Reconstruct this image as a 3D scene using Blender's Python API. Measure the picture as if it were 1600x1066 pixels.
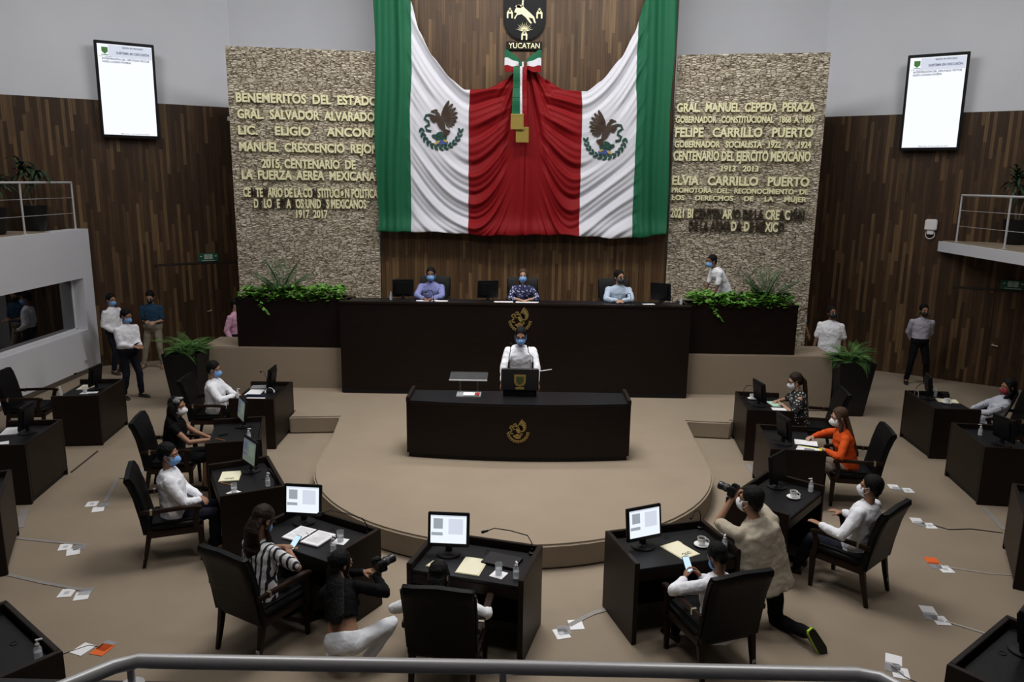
import bpy, bmesh, math, random
from mathutils import Vector as V, Matrix as M, noise
from math import sin, cos, pi, radians as R, atan2, sqrt, floor, exp
random.seed(7)
for o in list(bpy.data.objects): bpy.data.objects.remove(o)
sc = bpy.context.scene
COL = sc.collection

# ------------------------------------------------------------------ camera, world, lights, exposure
f_px, pitch, roll, yaw, eye = 1206.0, R(11.7), R(0.75), R(0.75), 4.3
fw = V((-sin(yaw)*cos(pitch), cos(yaw)*cos(pitch), -sin(pitch)))
rt = fw.cross(V((0, 0, 1))).normalized(); up = rt.cross(fw)
ir = rt*cos(roll) + up*sin(roll); iu = -rt*sin(roll) + up*cos(roll)
cd = bpy.data.cameras.new('camera'); cam = bpy.data.objects.new('camera', cd); COL.objects.link(cam)
cd.sensor_width = 36; cd.lens = f_px*36/1600; cd.clip_start = 0.05; cd.clip_end = 100
m = M.Identity(4)
for i in range(3):
    m[i][0] = ir[i]; m[i][1] = iu[i]; m[i][2] = -fw[i]; m[i][3] = (0, 0, eye)[i]
cam.matrix_world = m
sc.camera = cam
w = bpy.data.worlds.new('world'); sc.world = w; w.use_nodes = True
w.node_tree.nodes['Background'].inputs[0].default_value = (.5, .52, .6, 1)
w.node_tree.nodes['Background'].inputs[1].default_value = 0.0
vs = sc.view_settings
vs.view_transform = 'Standard'; vs.look = 'None'; vs.gamma = 1; vs.use_curve_mapping = False
vs.exposure = 0.08

def area(name, loc, sx, sy, power, col=(1, .975, .95), rot=(0, 0, 0), spread=180):
    d = bpy.data.lights.new(name, 'AREA'); d.shape = 'RECTANGLE'; d.size = sx; d.size_y = sy
    d.energy = power; d.color = col; d.spread = R(spread)
    o = bpy.data.objects.new(name, d); o.location = loc; o.rotation_euler = rot; COL.objects.link(o)
    return o
LP = 1.0
# unseen lamps over stage and desks, a front-wall wash row, and added gallery-side fill
area('unseen_overhead_light', (0, 9.9, 9.3), 3.0, 3.0, 225*LP, (1, .985, .965), spread=105)
area('unseen_overhead_light', (-4.4, 8.2, 9.3), 2.2, 2.2, 40*LP)
area('unseen_overhead_light', (4.4, 8.2, 9.3), 2.2, 2.2, 40*LP)
area('unseen_overhead_light', (0, 13.4, 9.3), 9.0, 0.8, 400*LP, rot=(R(34), 0, 0))
area('unseen_overhead_light', (-8.2, 13.2, 9.3), 1.6, 1.6, 95*LP, rot=(R(12), 0, 0))
area('unseen_overhead_light', (8.2, 13.2, 9.3), 1.6, 1.6, 95*LP, rot=(R(12), 0, 0))
area('unseen_overhead_light', (-2.0, 4.6, 9.3), 1.8, 1.2, 105*LP, rot=(R(24), 0, 0))  # this pair is fill, added to light the speaker from the front
area('unseen_overhead_light', (2.0, 4.6, 9.3), 1.8, 1.2, 105*LP, rot=(R(24), 0, 0))

# ------------------------------------------------------------------ materials
MAT = {}
def nodes(name):
    mt = bpy.data.materials.new(name); mt.use_nodes = True; nt = mt.node_tree
    return mt, nt, nt.nodes['Principled BSDF']
def mat(name, c, r=.5, m=0, emit=None, es=1, trans=0, ior=1.45, spec=None, bump=0, bscale=40, var=0, vscale=8, coat=0):
    if name in MAT: return MAT[name]
    mt, nt, b = nodes(name)
    b.inputs['Base Color'].default_value = (*c, 1); b.inputs['Roughness'].default_value = r; b.inputs['Metallic'].default_value = m
    b.inputs['IOR'].default_value = ior
    if spec is not None: b.inputs['Specular IOR Level'].default_value = spec
    if trans: b.inputs['Transmission Weight'].default_value = trans
    if coat: b.inputs['Coat Weight'].default_value = coat
    if emit: b.inputs['Emission Color'].default_value = (*emit, 1); b.inputs['Emission Strength'].default_value = es
    N = nt.nodes; L = nt.links
    if bump or var:
        tc = N.new('ShaderNodeTexCoord')
    if bump:
        nz = N.new('ShaderNodeTexNoise'); nz.inputs['Scale'].default_value = bscale; nz.inputs['Detail'].default_value = 4
        bp = N.new('ShaderNodeBump'); bp.inputs['Strength'].default_value = bump; bp.inputs['Distance'].default_value = .02
        L.new(tc.outputs['Object'], nz.inputs['Vector']); L.new(nz.outputs['Fac'], bp.inputs['Height']); L.new(bp.outputs[0], b.inputs['Normal'])
    if var:
        n2 = N.new('ShaderNodeTexNoise'); n2.inputs['Scale'].default_value = vscale; n2.inputs['Detail'].default_value = 5
        rp = N.new('ShaderNodeValToRGB'); rp.color_ramp.elements[0].position = .3; rp.color_ramp.elements[1].position = .7
        rp.color_ramp.elements[0].color = (*[x*(1-var) for x in c], 1); rp.color_ramp.elements[1].color = (*[min(1, x*(1+var)) for x in c], 1)
        L.new(tc.outputs['Object'], n2.inputs['Vector']); L.new(n2.outputs['Fac'], rp.inputs[0]); L.new(rp.outputs[0], b.inputs['Base Color'])
    MAT[name] = mt
    return mt

def plank_mat(name, dark, mid, light):
    mt, nt, b = nodes(name); N = nt.nodes; L = nt.links
    def nd(t, **k):
        n = N.new(t)
        for a, v in k.items(): setattr(n, a, v)
        return n
    def mth(op, a, bb=None):
        n = nd('ShaderNodeMath', operation=op)
        for i, v in enumerate((a, bb)):
            if v is None: continue
            if hasattr(v, 'links'): L.new(v, n.inputs[i])
            else: n.inputs[i].default_value = v
        return n.outputs[0]
    tc = nd('ShaderNodeTexCoord'); sp = nd('ShaderNodeSeparateXYZ'); L.new(tc.outputs['Object'], sp.inputs[0])
    x = mth('DIVIDE', sp.outputs[0], .072); ix = mth('FLOOR', x)
    w1 = nd('ShaderNodeTexWhiteNoise', noise_dimensions='1D'); L.new(ix, w1.inputs['W'])
    z = mth('ADD', mth('DIVIDE', sp.outputs[2], 1.15), mth('MULTIPLY', w1.outputs['Value'], 7.0)); iz = mth('FLOOR', z)
    cb = nd('ShaderNodeCombineXYZ'); L.new(ix, cb.inputs[0]); L.new(iz, cb.inputs[1])
    w2 = nd('ShaderNodeTexWhiteNoise', noise_dimensions='2D'); L.new(cb.outputs[0], w2.inputs['Vector'])
    rp = nd('ShaderNodeValToRGB'); e = rp.color_ramp.elements
    e[0].position = 0; e[0].color = (*dark, 1); e[1].position = 1; e[1].color = (*light, 1)
    k = e.new(.70); k.color = (*mid, 1)
    L.new(w2.outputs['Value'], rp.inputs[0])
    mp = nd('ShaderNodeMapping'); mp.inputs['Scale'].default_value = (46, 46, 1.3); L.new(tc.outputs['Object'], mp.inputs[0])
    nz = nd('ShaderNodeTexNoise'); nz.inputs['Scale'].default_value = 1; nz.inputs['Detail'].default_value = 4; L.new(mp.outputs[0], nz.inputs['Vector'])
    gr = nd('ShaderNodeValToRGB'); gr.color_ramp.elements[0].position = .25; gr.color_ramp.elements[0].color = (.55, .55, .55, 1); gr.color_ramp.elements[1].position = .75; gr.color_ramp.elements[1].color = (1.35, 1.3, 1.2, 1)
    L.new(nz.outputs['Fac'], gr.inputs[0])
    mx = nd('ShaderNodeMix', data_type='RGBA', blend_type='MULTIPLY'); mx.inputs['Factor'].default_value = 1
    L.new(rp.outputs[0], mx.inputs['A']); L.new(gr.outputs[0], mx.inputs['B'])
    fr = mth('FRACT', x); gap = mth('LESS_THAN', fr, .035)
    m2 = nd('ShaderNodeMix', data_type='RGBA'); L.new(gap, m2.inputs['Factor']); L.new(mx.outputs['Result'], m2.inputs['A']); m2.inputs['B'].default_value = (.006, .004, .003, 1)
    L.new(m2.outputs['Result'], b.inputs['Base Color']); b.inputs['Roughness'].default_value = .5; b.inputs['Specular IOR Level'].default_value = .3
    return mt

def stone_mat():
    mt, nt, b = nodes('ledger_stone'); N = nt.nodes; L = nt.links
    tc = N.new('ShaderNodeTexCoord'); mp = N.new('ShaderNodeMapping'); mp.inputs['Scale'].default_value = (10.5, 10.5, 33)
    nz0 = N.new('ShaderNodeTexNoise'); nz0.inputs['Scale'].default_value = 3; ad = N.new('ShaderNodeMix'); ad.data_type = 'RGBA'; ad.inputs['Factor'].default_value = .06
    L.new(tc.outputs['Object'], nz0.inputs['Vector']); L.new(tc.outputs['Object'], ad.inputs['A']); L.new(nz0.outputs['Color'], ad.inputs['B'])
    L.new(ad.outputs['Result'], mp.inputs[0])
    v1 = N.new('ShaderNodeTexVoronoi'); v1.distance = 'CHEBYCHEV'; L.new(mp.outputs[0], v1.inputs['Vector']); v1.inputs['Scale'].default_value = 1
    v2 = N.new('ShaderNodeTexVoronoi'); v2.feature = 'DISTANCE_TO_EDGE'; L.new(mp.outputs[0], v2.inputs['Vector']); v2.inputs['Scale'].default_value = 1
    sx = N.new('ShaderNodeSeparateColor'); L.new(v1.outputs['Color'], sx.inputs[0])
    rp = N.new('ShaderNodeValToRGB'); e = rp.color_ramp.elements
    e[0].position = 0; e[0].color = (.32, .27, .19, 1); e[1].position = 1; e[1].color = (.71, .65, .53, 1); k = e.new(.5); k.color = (.50, .445, .34, 1)
    L.new(sx.outputs[0], rp.inputs[0])
    ed = N.new('ShaderNodeValToRGB'); ed.color_ramp.elements[0].position = .0; ed.color_ramp.elements[0].color = (.24, .19, .13, 1); ed.color_ramp.elements[1].position = .13; ed.color_ramp.elements[1].color = (1, 1, 1, 1)
    L.new(v2.outputs['Distance'], ed.inputs[0])
    mx = N.new('ShaderNodeMix'); mx.data_type = 'RGBA'; mx.blend_type = 'MULTIPLY'; mx.inputs['Factor'].default_value = .9
    L.new(rp.outputs[0], mx.inputs['A']); L.new(ed.outputs[0], mx.inputs['B']); L.new(mx.outputs['Result'], b.inputs['Base Color'])
    bp = N.new('ShaderNodeBump'); bp.inputs['Strength'].default_value = 1; bp.inputs['Distance'].default_value = .05
    hm = N.new('ShaderNodeMath'); hm.operation = 'MULTIPLY'; L.new(ed.outputs[0], hm.inputs[0]); L.new(sx.outputs[1], hm.inputs[1])
    L.new(hm.outputs[0], bp.inputs['Height']); L.new(bp.outputs[0], b.inputs['Normal'])
    b.inputs['Roughness'].default_value = .85
    return mt

def wood_grain(name, c1, c2, rough=.38, axis=(3, 3, 40)):
    mt, nt, b = nodes(name); N = nt.nodes; L = nt.links
    tc = N.new('ShaderNodeTexCoord'); mp = N.new('ShaderNodeMapping'); mp.inputs['Scale'].default_value = axis
    nz = N.new('ShaderNodeTexNoise'); nz.inputs['Scale'].default_value = 1.2; nz.inputs['Detail'].default_value = 5
    rp = N.new('ShaderNodeValToRGB'); rp.color_ramp.elements[0].position = .3; rp.color_ramp.elements[0].color = (*c1, 1); rp.color_ramp.elements[1].position = .75; rp.color_ramp.elements[1].color = (*c2, 1)
    L.new(tc.outputs['Object'], mp.inputs[0]); L.new(mp.outputs[0], nz.inputs['Vector']); L.new(nz.outputs['Fac'], rp.inputs[0]); L.new(rp.outputs[0], b.inputs['Base Color'])
    b.inputs['Roughness'].default_value = rough; b.inputs['Specular IOR Level'].default_value = .2
    MAT[name] = mt
    return mt

def pattern_mat(name, base, other, kind, scale, rough=.8):
    """stripes across X, dots or flowers, all in the object's own space"""
    mt, nt, b = nodes(name); N = nt.nodes; L = nt.links
    tc = N.new('ShaderNodeTexCoord'); rp = N.new('ShaderNodeValToRGB'); rp.color_ramp.interpolation = 'CONSTANT'
    e = rp.color_ramp.elements
    if kind == 'stripe':
        t = N.new('ShaderNodeTexWave'); t.bands_direction = 'X'; t.inputs['Scale'].default_value = scale; t.inputs['Distortion'].default_value = .35
        L.new(tc.outputs['Object'], t.inputs['Vector']); L.new(t.outputs['Fac'], rp.inputs[0])
        e[0].color = (*other, 1); e[1].position = .30; e[1].color = (*base, 1)
    else:
        t = N.new('ShaderNodeTexVoronoi'); t.inputs['Scale'].default_value = scale; t.inputs['Randomness'].default_value = .75
        L.new(tc.outputs['Object'], t.inputs['Vector']); L.new(t.outputs['Distance'], rp.inputs[0])
        e[0].color = (*other, 1); e[1].position = .3 if kind == 'dot' else .36; e[1].color = (*base, 1)
    L.new(rp.outputs[0], b.inputs['Base Color']); b.inputs['Roughness'].default_value = rough
    MAT[name] = mt
    return mt

carpet = mat('beige_carpet', (.285, .230, .171), .95, var=.05, vscale=1.3, bump=.35, bscale=160, spec=.1)
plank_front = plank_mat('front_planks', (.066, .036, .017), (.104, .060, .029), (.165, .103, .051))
plank = plank_mat('wall_planks', (.036, .0185, .0088), (.066, .036, .0175), (.150, .093, .044))
stone = stone_mat()
greywall = mat('grey_paint', (.70, .725, .78), .9, var=.02, vscale=1, spec=.1)
whitewall = mat('white_paint', (.66, .67, .72), .8, var=.02, vscale=1, spec=.2)
ceilm = mat('ceiling_paint', (.5, .5, .52), .9)
dwood = wood_grain('dark_wood', (.0070, .0040, .0034), (.0135, .0074, .0056))
cwood = wood_grain('chair_wood', (.012, .006, .0042), (.024, .011, .007), .38)
rimw = wood_grain('desk_wood', (.0085, .0050, .0037), (.017, .0098, .0066), .42)
blktop = mat('black_desk_surface', (.005, .005, .0065), .45, spec=.3, bump=.1, bscale=60)
leather = mat('black_leather', (.005, .005, .0055), .44, bump=.2, bscale=55, spec=.16)
black = mat('black_plastic', (.005, .005, .006), .45, spec=.3)
pot = mat('black_pot', (.005, .005, .0055), .5, bump=.08, bscale=20)
chrome = mat('brushed_steel', (.66, .66, .68), .36, .35)
brass = mat('satin_nickel', (.5, .45, .36), .35, 1)
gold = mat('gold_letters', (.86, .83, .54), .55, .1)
goldd = mat('tarnish_reflection_letters', (.05, .038, .025), .5, .3)  # patina on some letters, dark reflection put into the colour of others
goldm = mat('gold_emblem', (.42, .30, .10), .42, .6)
white = mat('white_paper', (.82, .82, .84), .8)
whitep = mat('white_plastic', (.75, .75, .76), .5)
cream = mat('cream_folder', (.78, .73, .50), .75)
china = mat('white_china', (.85, .85, .85), .2, coat=.4)
coffee = mat('coffee', (.02, .009, .004), .2)
def tinted(name, tint, alpha=.75):
    """thin clear plastic or glass: mostly lets light straight through"""
    mt, nt, b = nodes(name); N = nt.nodes; L = nt.links
    b.inputs['Base Color'].default_value = (*tint, 1); b.inputs['Roughness'].default_value = .12
    t = N.new('ShaderNodeBsdfTransparent'); mx = N.new('ShaderNodeMixShader'); mx.inputs[0].default_value = alpha
    L.new(b.outputs[0], mx.inputs[1]); L.new(t.outputs[0], mx.inputs[2]); L.new(mx.outputs[0], N['Material Output'].inputs[0])
    MAT[name] = mt; return mt
clear = tinted('clear_plastic', (.8, .84, .88), .72)
glassm = tinted('clear_glass', (.85, .88, .9), .78)
acryl = tinted('clear_acrylic', (.5, .52, .54), .94)
acrye = tinted('acrylic_edge', (.85, .88, .9), .25)
water = tinted('water', (.8, .85, .9), .6)
tape = tinted('clear_tape', (.42, .42, .44), .5)
scr = mat('screen_white', (.02, .02, .02), .3, emit=(.86, .93, 1), es=.95)
scr2 = mat('wall_screen_white', (.02, .02, .02), .3, emit=(.90, .93, 1), es=1.0)
scrdim = mat('screen_dim', (.02, .02, .02), .3, emit=(.45, .55, .43), es=.22)
scrdim2 = mat('screen_dim_panel', (.02, .02, .02), .3, emit=(.5, .6, .5), es=.25)
scrgrey = mat('screen_grey', (.02, .02, .02), .3, emit=(.55, .62, .70), es=.55)
scrtext = mat('screen_text', (.02, .02, .02), .3, emit=(.16, .19, .34), es=.4)
scrband = mat('screen_band', (.02, .02, .02), .3, emit=(.78, .82, .95), es=.8)
green_leaf = mat('leaf_green', (.10, .26, .03), .55, var=.45, vscale=9)
fern_leaf = mat('fern_green', (.07, .17, .035), .6, var=.35, vscale=7)
palm_leaf = mat('palm_green', (.06, .125, .05), .6, var=.35, vscale=5)
darkleaf = mat('dark_leaf', (.02, .045, .02), .6, var=.3, vscale=5)
soil = mat('soil', (.03, .02, .015), .95, bump=.5, bscale=30)
trunkm = mat('bark', (.13, .10, .07), .85, bump=.4, bscale=40)

# ------------------------------------------------------------------ mesh helpers
class MB:
    def __init__(s): s.bm = bmesh.new(); s.mi = 0
    def _n(s, faces):
        for f in faces: f.material_index = s.mi
    def box(s, c, d, rot=None, taper=None):
        """centre, full size; taper scales the top ring"""
        vs = []
        for z in (-.5, .5):
            k = taper if (taper and z > 0) else (1, 1)
            for x, y in ((-.5, -.5), (.5, -.5), (.5, .5), (-.5, .5)):
                p = V((x*d[0]*k[0], y*d[1]*k[1], z*d[2]))
                if rot: p = rot @ p
                vs.append(s.bm.verts.new(p + V(c)))
        q = [(3, 2, 1, 0), (4, 5, 6, 7), (0, 1, 5, 4), (1, 2, 6, 5), (2, 3, 7, 6), (3, 0, 4, 7)]
        s._n([s.bm.faces.new([vs[i] for i in k]) for k in q]); return s
    def loft(s, rings, cap=True, closed=False):
        rv = [[s.bm.verts.new(p) for p in r] for r in rings]
        n = len(rings[0]); fs = []
        for a, b in zip(rv, rv[1:] + ([rv[0]] if closed else [])):
            for i in range(n):
                fs.append(s.bm.faces.new((a[i], a[(i+1) % n], b[(i+1) % n], b[i])))
        if cap and not closed:
            fs.append(s.bm.faces.new(rv[0][::-1])); fs.append(s.bm.faces.new(rv[-1]))
        s._n(fs); return s
    def ring(s, c, ax, rx, ry, X, n=12):
        ax = V(ax).normalized(); X = V(X); X = (X - ax*X.dot(ax)).normalized(); Y = ax.cross(X)
        return [V(c) + X*(rx*cos(2*pi*i/n)) + Y*(ry*sin(2*pi*i/n)) for i in range(n)]
    def tube(s, pts, r, n=8, round_=False):
        pts = [V(p) for p in pts]
        if not isinstance(r, (list, tuple)): r = [r]*len(pts)
        rings = []; Xp = None
        for i, p in enumerate(pts):
            t = (pts[min(i+1, len(pts)-1)] - pts[max(i-1, 0)]).normalized()
            if Xp is None: Xp = t.orthogonal().normalized()
            Xp = (Xp - t*Xp.dot(t)).normalized()
            if round_ and i == 0:
                rings.append(s.ring(p - t*r[0]*.85, t, r[0]*.4, r[0]*.4, Xp, n)); rings.append(s.ring(p - t*r[0]*.5, t, r[0]*.83, r[0]*.83, Xp, n))
            rings.append(s.ring(p, t, r[i], r[i], Xp, n))
            if round_ and i == len(pts)-1:
                k = r[-1]; rings.append(s.ring(p + t*k*.5, t, k*.83, k*.83, Xp, n)); rings.append(s.ring(p + t*k*.85, t, k*.4, k*.4, Xp, n))
        return s.loft(rings)
    def lathe(s, prof, c=(0, 0, 0), n=16):
        rings = [[V(c) + V((max(r, 1e-4)*cos(2*pi*i/n), max(r, 1e-4)*sin(2*pi*i/n), z)) for i in range(n)] for r, z in prof]
        return s.loft(rings)
    def ell(s, c, rad, mt=None, n=14, k=9):
        rings = []
        for j in range(k):
            a = pi*(j + .5)/k
            rings.append([V((rad[0]*sin(a)*cos(2*pi*i/n), rad[1]*sin(a)*sin(2*pi*i/n), -rad[2]*cos(a))) for i in range(n)])
        if mt: rings = [[mt @ p for p in r] for r in rings]
        return s.loft([[p + V(c) for p in r] for r in rings])
    def prism(s, poly, o=(0, 0, 0), X=(1, 0, 0), Y=(0, 0, 1), h=.01):
        """extrude a 2-D outline along X x Y"""
        X = V(X); Y = V(Y); Z = X.cross(Y).normalized(); o = V(o)
        a = [s.bm.verts.new(o + X*p[0] + Y*p[1]) for p in poly]; b = [s.bm.verts.new(o + X*p[0] + Y*p[1] + Z*h) for p in poly]
        n = len(poly); fs = [s.bm.faces.new(a[::-1]), s.bm.faces.new(b)]
        fs += [s.bm.faces.new((a[i], a[(i+1) % n], b[(i+1) % n], b[i])) for i in range(n)]
        s._n(fs); return s
    def quad(s, *p):
        s._n([s.bm.faces.new([s.bm.verts.new(V(q)) for q in p])]); return s
    def build(s, name, mts, parent=None, smooth=False, bevel=0, bseg=2, loc=None):
        bm = s.bm
        bmesh.ops.recalc_face_normals(bm, faces=bm.faces)
        if bevel:
            es = [e for e in bm.edges if len(e.link_faces) == 2 and e.calc_face_angle(0) > .6]
            if es: bmesh.ops.bevel(bm, geom=es, offset=bevel, segments=bseg, affect='EDGES', clamp_overlap=True)
        me = bpy.data.meshes.new(name); bm.to_mesh(me); bm.free()
        for mm in (mts if isinstance(mts, (list, tuple)) else [mts]): me.materials.append(mm)
        if smooth:
            for p in me.polygons: p.use_smooth = True
            if smooth != 'all':
                try: me.set_sharp_from_angle(angle=R(40))
                except Exception: pass
        o = bpy.data.objects.new(name, me); COL.objects.link(o)
        if parent is not None: o.parent = parent
        if loc is not None: o.location = loc
        return o

def tag(o, label=None, cat=None, group=None, kind=None):
    for k, v in (('label', label), ('category', cat), ('group', group), ('kind', kind)):
        if v: o[k] = v
    return o
def thing(name, label, cat, loc=(0, 0, 0), rz=0, group=None):
    o = bpy.data.objects.new(name, None); o.empty_display_size = .1; COL.objects.link(o)
    o.location = loc; o.rotation_euler = (0, 0, R(rz)); return tag(o, label, cat, group)
def struct(o): o['kind'] = 'structure'; return o
def kids(o): return [c for c in list(bpy.data.objects) if c.parent == o]
class Proto:
    """first use moves the prototype itself, later uses copy it with its parts and sub-parts"""
    def __init__(s, root):
        s.root = root; s.used = False
        s.tree = [(c, kids(c)) for c in kids(root)]
    def put(s, loc, rz, label, group=None):
        if not s.used: s.used = True; r = s.root
        else:
            r = s.root.copy(); COL.objects.link(r)
            for c, gs in s.tree:
                d = c.copy(); COL.objects.link(d); d.parent = r
                for g in gs:
                    h = g.copy(); COL.objects.link(h); h.parent = d
        r.location = loc; r.rotation_euler = (0, 0, R(rz)); r['label'] = label
        if group: r['group'] = group
        return r

def text(name, s, mts, parent, o, X, Y, u0, u1, v0, v1, depth=.01, dark=None, bold=.012, split=True):
    """raised lettering: baseline box u0..u1 x v0..v1 in the plane o + X*u + Y*v"""
    cu = bpy.data.curves.new(name, 'FONT'); cu.body = s; cu.extrude = .5; cu.offset = bold; cu.resolution_u = 3
    for mm in mts: cu.materials.append(mm)
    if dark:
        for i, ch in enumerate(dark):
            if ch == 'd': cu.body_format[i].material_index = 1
    t = bpy.data.objects.new(name + '_text', cu)
    me = bpy.data.meshes.new_from_object(t)
    bpy.data.objects.remove(t)
    xs = [v.co.x for v in me.vertices]; x0, x1 = min(xs), max(xs)
    X = V(X).normalized(); Y = V(Y).normalized(); Z = X.cross(Y); o = V(o)
    for v in me.vertices:
        c = v.co.copy()
        v.co = o + X*(u0 + (c.x-x0)/(x1-x0)*(u1-u0)) + Y*(v0 + c.y/.73*(v1-v0)) + Z*((c.z+.5)*depth)
    if not me.materials:
        for mm in mts: me.materials.append(mm)
    # every word is a mesh of its own
    bm = bmesh.new(); bm.from_mesh(me); seen = set(); isl = []
    for v in bm.verts:
        if v in seen: continue
        st_, comp = [v], []; seen.add(v)
        while st_:
            q = st_.pop(); comp.append(q)
            for e in q.link_edges:
                r = e.other_vert(q)
                if r not in seen: seen.add(r); st_.append(r)
        us = [(c.co - o).dot(X) for c in comp]; isl.append((min(us), max(us), comp))
    isl.sort(key=lambda t: t[0]); words, cur, end = [], [], None
    for a, c, comp in isl:
        if end is not None and a - end > .42*(v1-v0) and split: words.append(cur); cur = []
        cur += comp; end = c if end is None or not cur[len(comp):] else max(end, c)
    words.append(cur)
    for wd in words:
        ids = {v: i for i, v in enumerate(wd)}
        fs = {f for v in wd for f in v.link_faces}
        mw = bpy.data.meshes.new(name); fl = list(fs)
        mw.from_pydata([v.co[:] for v in wd], [], [[ids[v] for v in f.verts] for f in fl])
        for mm in me.materials: mw.materials.append(mm)
        for p, f in zip(mw.polygons, fl): p.material_index = f.material_index
        ob = bpy.data.objects.new(name, mw); COL.objects.link(ob); ob.parent = parent
    bm.free(); bpy.data.meshes.remove(me)
    return ob
# ------------------------------------------------------------------ the room
def box_obj(name, mts, lo, hi, parent=None, bevel=0, loc=None, rz=0):
    b = MB(); b.box([(a+c)/2 for a, c in zip(lo, hi)], [c-a for a, c in zip(lo, hi)])
    o = b.build(name, mts, parent, bevel=bevel)
    if loc: o.location = loc
    o.rotation_euler = (0, 0, R(rz)); return o
struct(box_obj('floor', carpet, (-13, -5, -.2), (13, 19.5, 0)))
struct(box_obj('ceiling', ceilm, (-13.2, -5.2, 9.5), (13.2, 19.5, 9.7)))
LW, RW = (-6.9, 18.95, 0), (6.9, 18.95, 0)
LR, RR = math.degrees(atan2(-.64, -1)), math.degrees(atan2(-.64, 1))
struct(box_obj('wall_left', plank, (-.3, -.2, 0), (7.6, 0, 5.92), loc=LW, rz=LR))
struct(box_obj('wall_left_upper', greywall, (-.3, -.2, 5.92), (7.6, -.015, 9.6), loc=LW, rz=LR))
struct(box_obj('wall_right', plank, (-.3, 0, 0), (7.6, .2, 5.87), loc=RW, rz=RR))
struct(box_obj('wall_right_upper', greywall, (-.3, .015, 5.87), (7.6, .2, 9.6), loc=RW, rz=RR))
struct(box_obj('wall_back', greywall, (-7, 18.95, 0), (7, 19.15, 9.6)))
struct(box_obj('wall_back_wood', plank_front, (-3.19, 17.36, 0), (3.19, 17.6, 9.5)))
struct(box_obj('wall_west', greywall, (-13.2, -5, 0), (-13, 15.2, 9.6)))
struct(box_obj('wall_east', greywall, (13, -5, 0), (13.2, 15.2, 9.6)))
struct(box_obj('wall_rear', greywall, (-13.2, -5.2, 0), (13.2, -5, 9.6)))
# stage and carpeted blocks
arc = [(-.1 + 2.85*cos(a), 10.75 + 2.75*sin(a)) for a in [pi + pi*i/40 for i in range(41)]]
left = [(-5.3, 14.6), (-5.2, 12.97), (-3.97, 12.97), (-3.965, 12.6), (-3.12, 12.7), (-3.0, 11.7)]
right = [(2.79, 11.7), (2.86, 12.78), (3.60, 12.7), (3.63, 12.85), (4.6, 12.95), (4.9, 14.6)]
st = MB(); st.prism(left + arc + right, (0, 0, 0), (1, 0, 0), (0, 1, 0), .3)
struct(st.build('floor_stage', carpet, smooth=True, bevel=.025, bseg=3))
struct(box_obj('floor_dais', carpet, (-6.2, 14.5, 0), (-3.38, 15.45, 1.1), bevel=.02))
struct(box_obj('floor_dais_right', carpet, (3.1, 14.5, 0), (6.0, 15.42, 1.1), bevel=.02))
struct(box_obj('floor_dais_rear', carpet, (-5.3, 15.0, 0), (5.3, 16.9, 1.28)))
# the booth under the gallery with its dark window
b = MB()
for lo, hi in (((-10.0, -5, 0), (-9.65, 17.1, .95)), ((-10.0, -5, 2.1), (-9.65, 17.1, 3.15)), ((-10.0, 16.72, .95), (-9.65, 17.1, 2.1)), ((-10.0, -5, .95), (-9.65, 12.0, 2.1))):
    b.box([(p+q)/2 for p, q in zip(lo, hi)], [q-p for p, q in zip(lo, hi)])
struct(b.build('wall_booth', whitewall))
struct(box_obj('floor_gallery', carpet, (-13, -5, 2.95), (-9.75, 15.9, 3.16)))
struct(box_obj('wall_booth_inside', black, (-12.0, 11.5, .2), (-11.9, 15.5, 2.9)))
struct(box_obj('baseboard_left', mat('baseboard_brown', (.10, .08, .062), .7), (-9.65, -5, 0), (-9.635, 17.15, .10)))
wf = MB()
for lo, hi in (((-9.95, 12.0, .95), (-9.9, 16.72, .98)), ((-9.95, 12.0, 2.07), (-9.9, 16.72, 2.1)), ((-9.95, 16.69, .95), (-9.9, 16.72, 2.1)), ((-9.95, 12, .95), (-9.9, 12.03, 2.1))):
    wf.box([(p+q)/2 for p, q in zip(lo, hi)], [q-p for p, q in zip(lo, hi)])
win = struct(wf.build('window_1', whitep))
gl = mat('dark_glass', (.004, .004, .005), .02, spec=.9, ior=1.9)
box_obj('window_pane', gl, (-9.935, 12.0, .96), (-9.925, 16.7, 2.09), parent=win)
# the balcony opposite
struct(box_obj('slab_balcony', whitewall, (9.2, -5, 2.9), (13, 17.35, 3.12)))
struct(box_obj('floor_balcony', carpet, (9.27, -5, 3.12), (13, 17.3, 3.14)))
# doors, flush in the planking
def door(n, loc, rz, u0, u1, zt, gap, hu, hz, side):
    b = MB(); y0, y1 = (0, .03) if side < 0 else (-.03, 0)
    for a, c in ((u0, gap-.006), (gap+.006, u1)):
        b.box(((a+c)/2, (y0+y1)/2, zt/2), (c-a, .03, zt))
    d = struct(b.build('door_%d' % n, plank)); d.location = loc; d.rotation_euler = (0, 0, R(rz))
    h = MB(); s = -side
    h.lathe([(.028, 0), (.028, .008), (.012, .01), (.012, .05)], n=10)
    for v in h.bm.verts: v.co = V((hu + v.co.x, s*(.03 + v.co.z), hz + v.co.y))
    h.tube([(hu, s*.08, hz), (hu + .1, s*.08, hz - .01)], .011)
    h.build('door_handle', brass, d, smooth=True)
    t = MB(); t.box(((u0+u1)/2, s*.02, zt + .03), (u1-u0 + .08, .04, .04))
    t.build('door_head', mat('door_trim_dark', (.02, .013, .009), .6), d)  # dark trim strip across the door top
    return d
door(1, LW, LR, .12, 1.97, 2.25, .73, .84, 1.12, -1)
door(2, RW, RR, 3.22, 4.9, 2.1, 4.0, 4.08, .92, 1)

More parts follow.
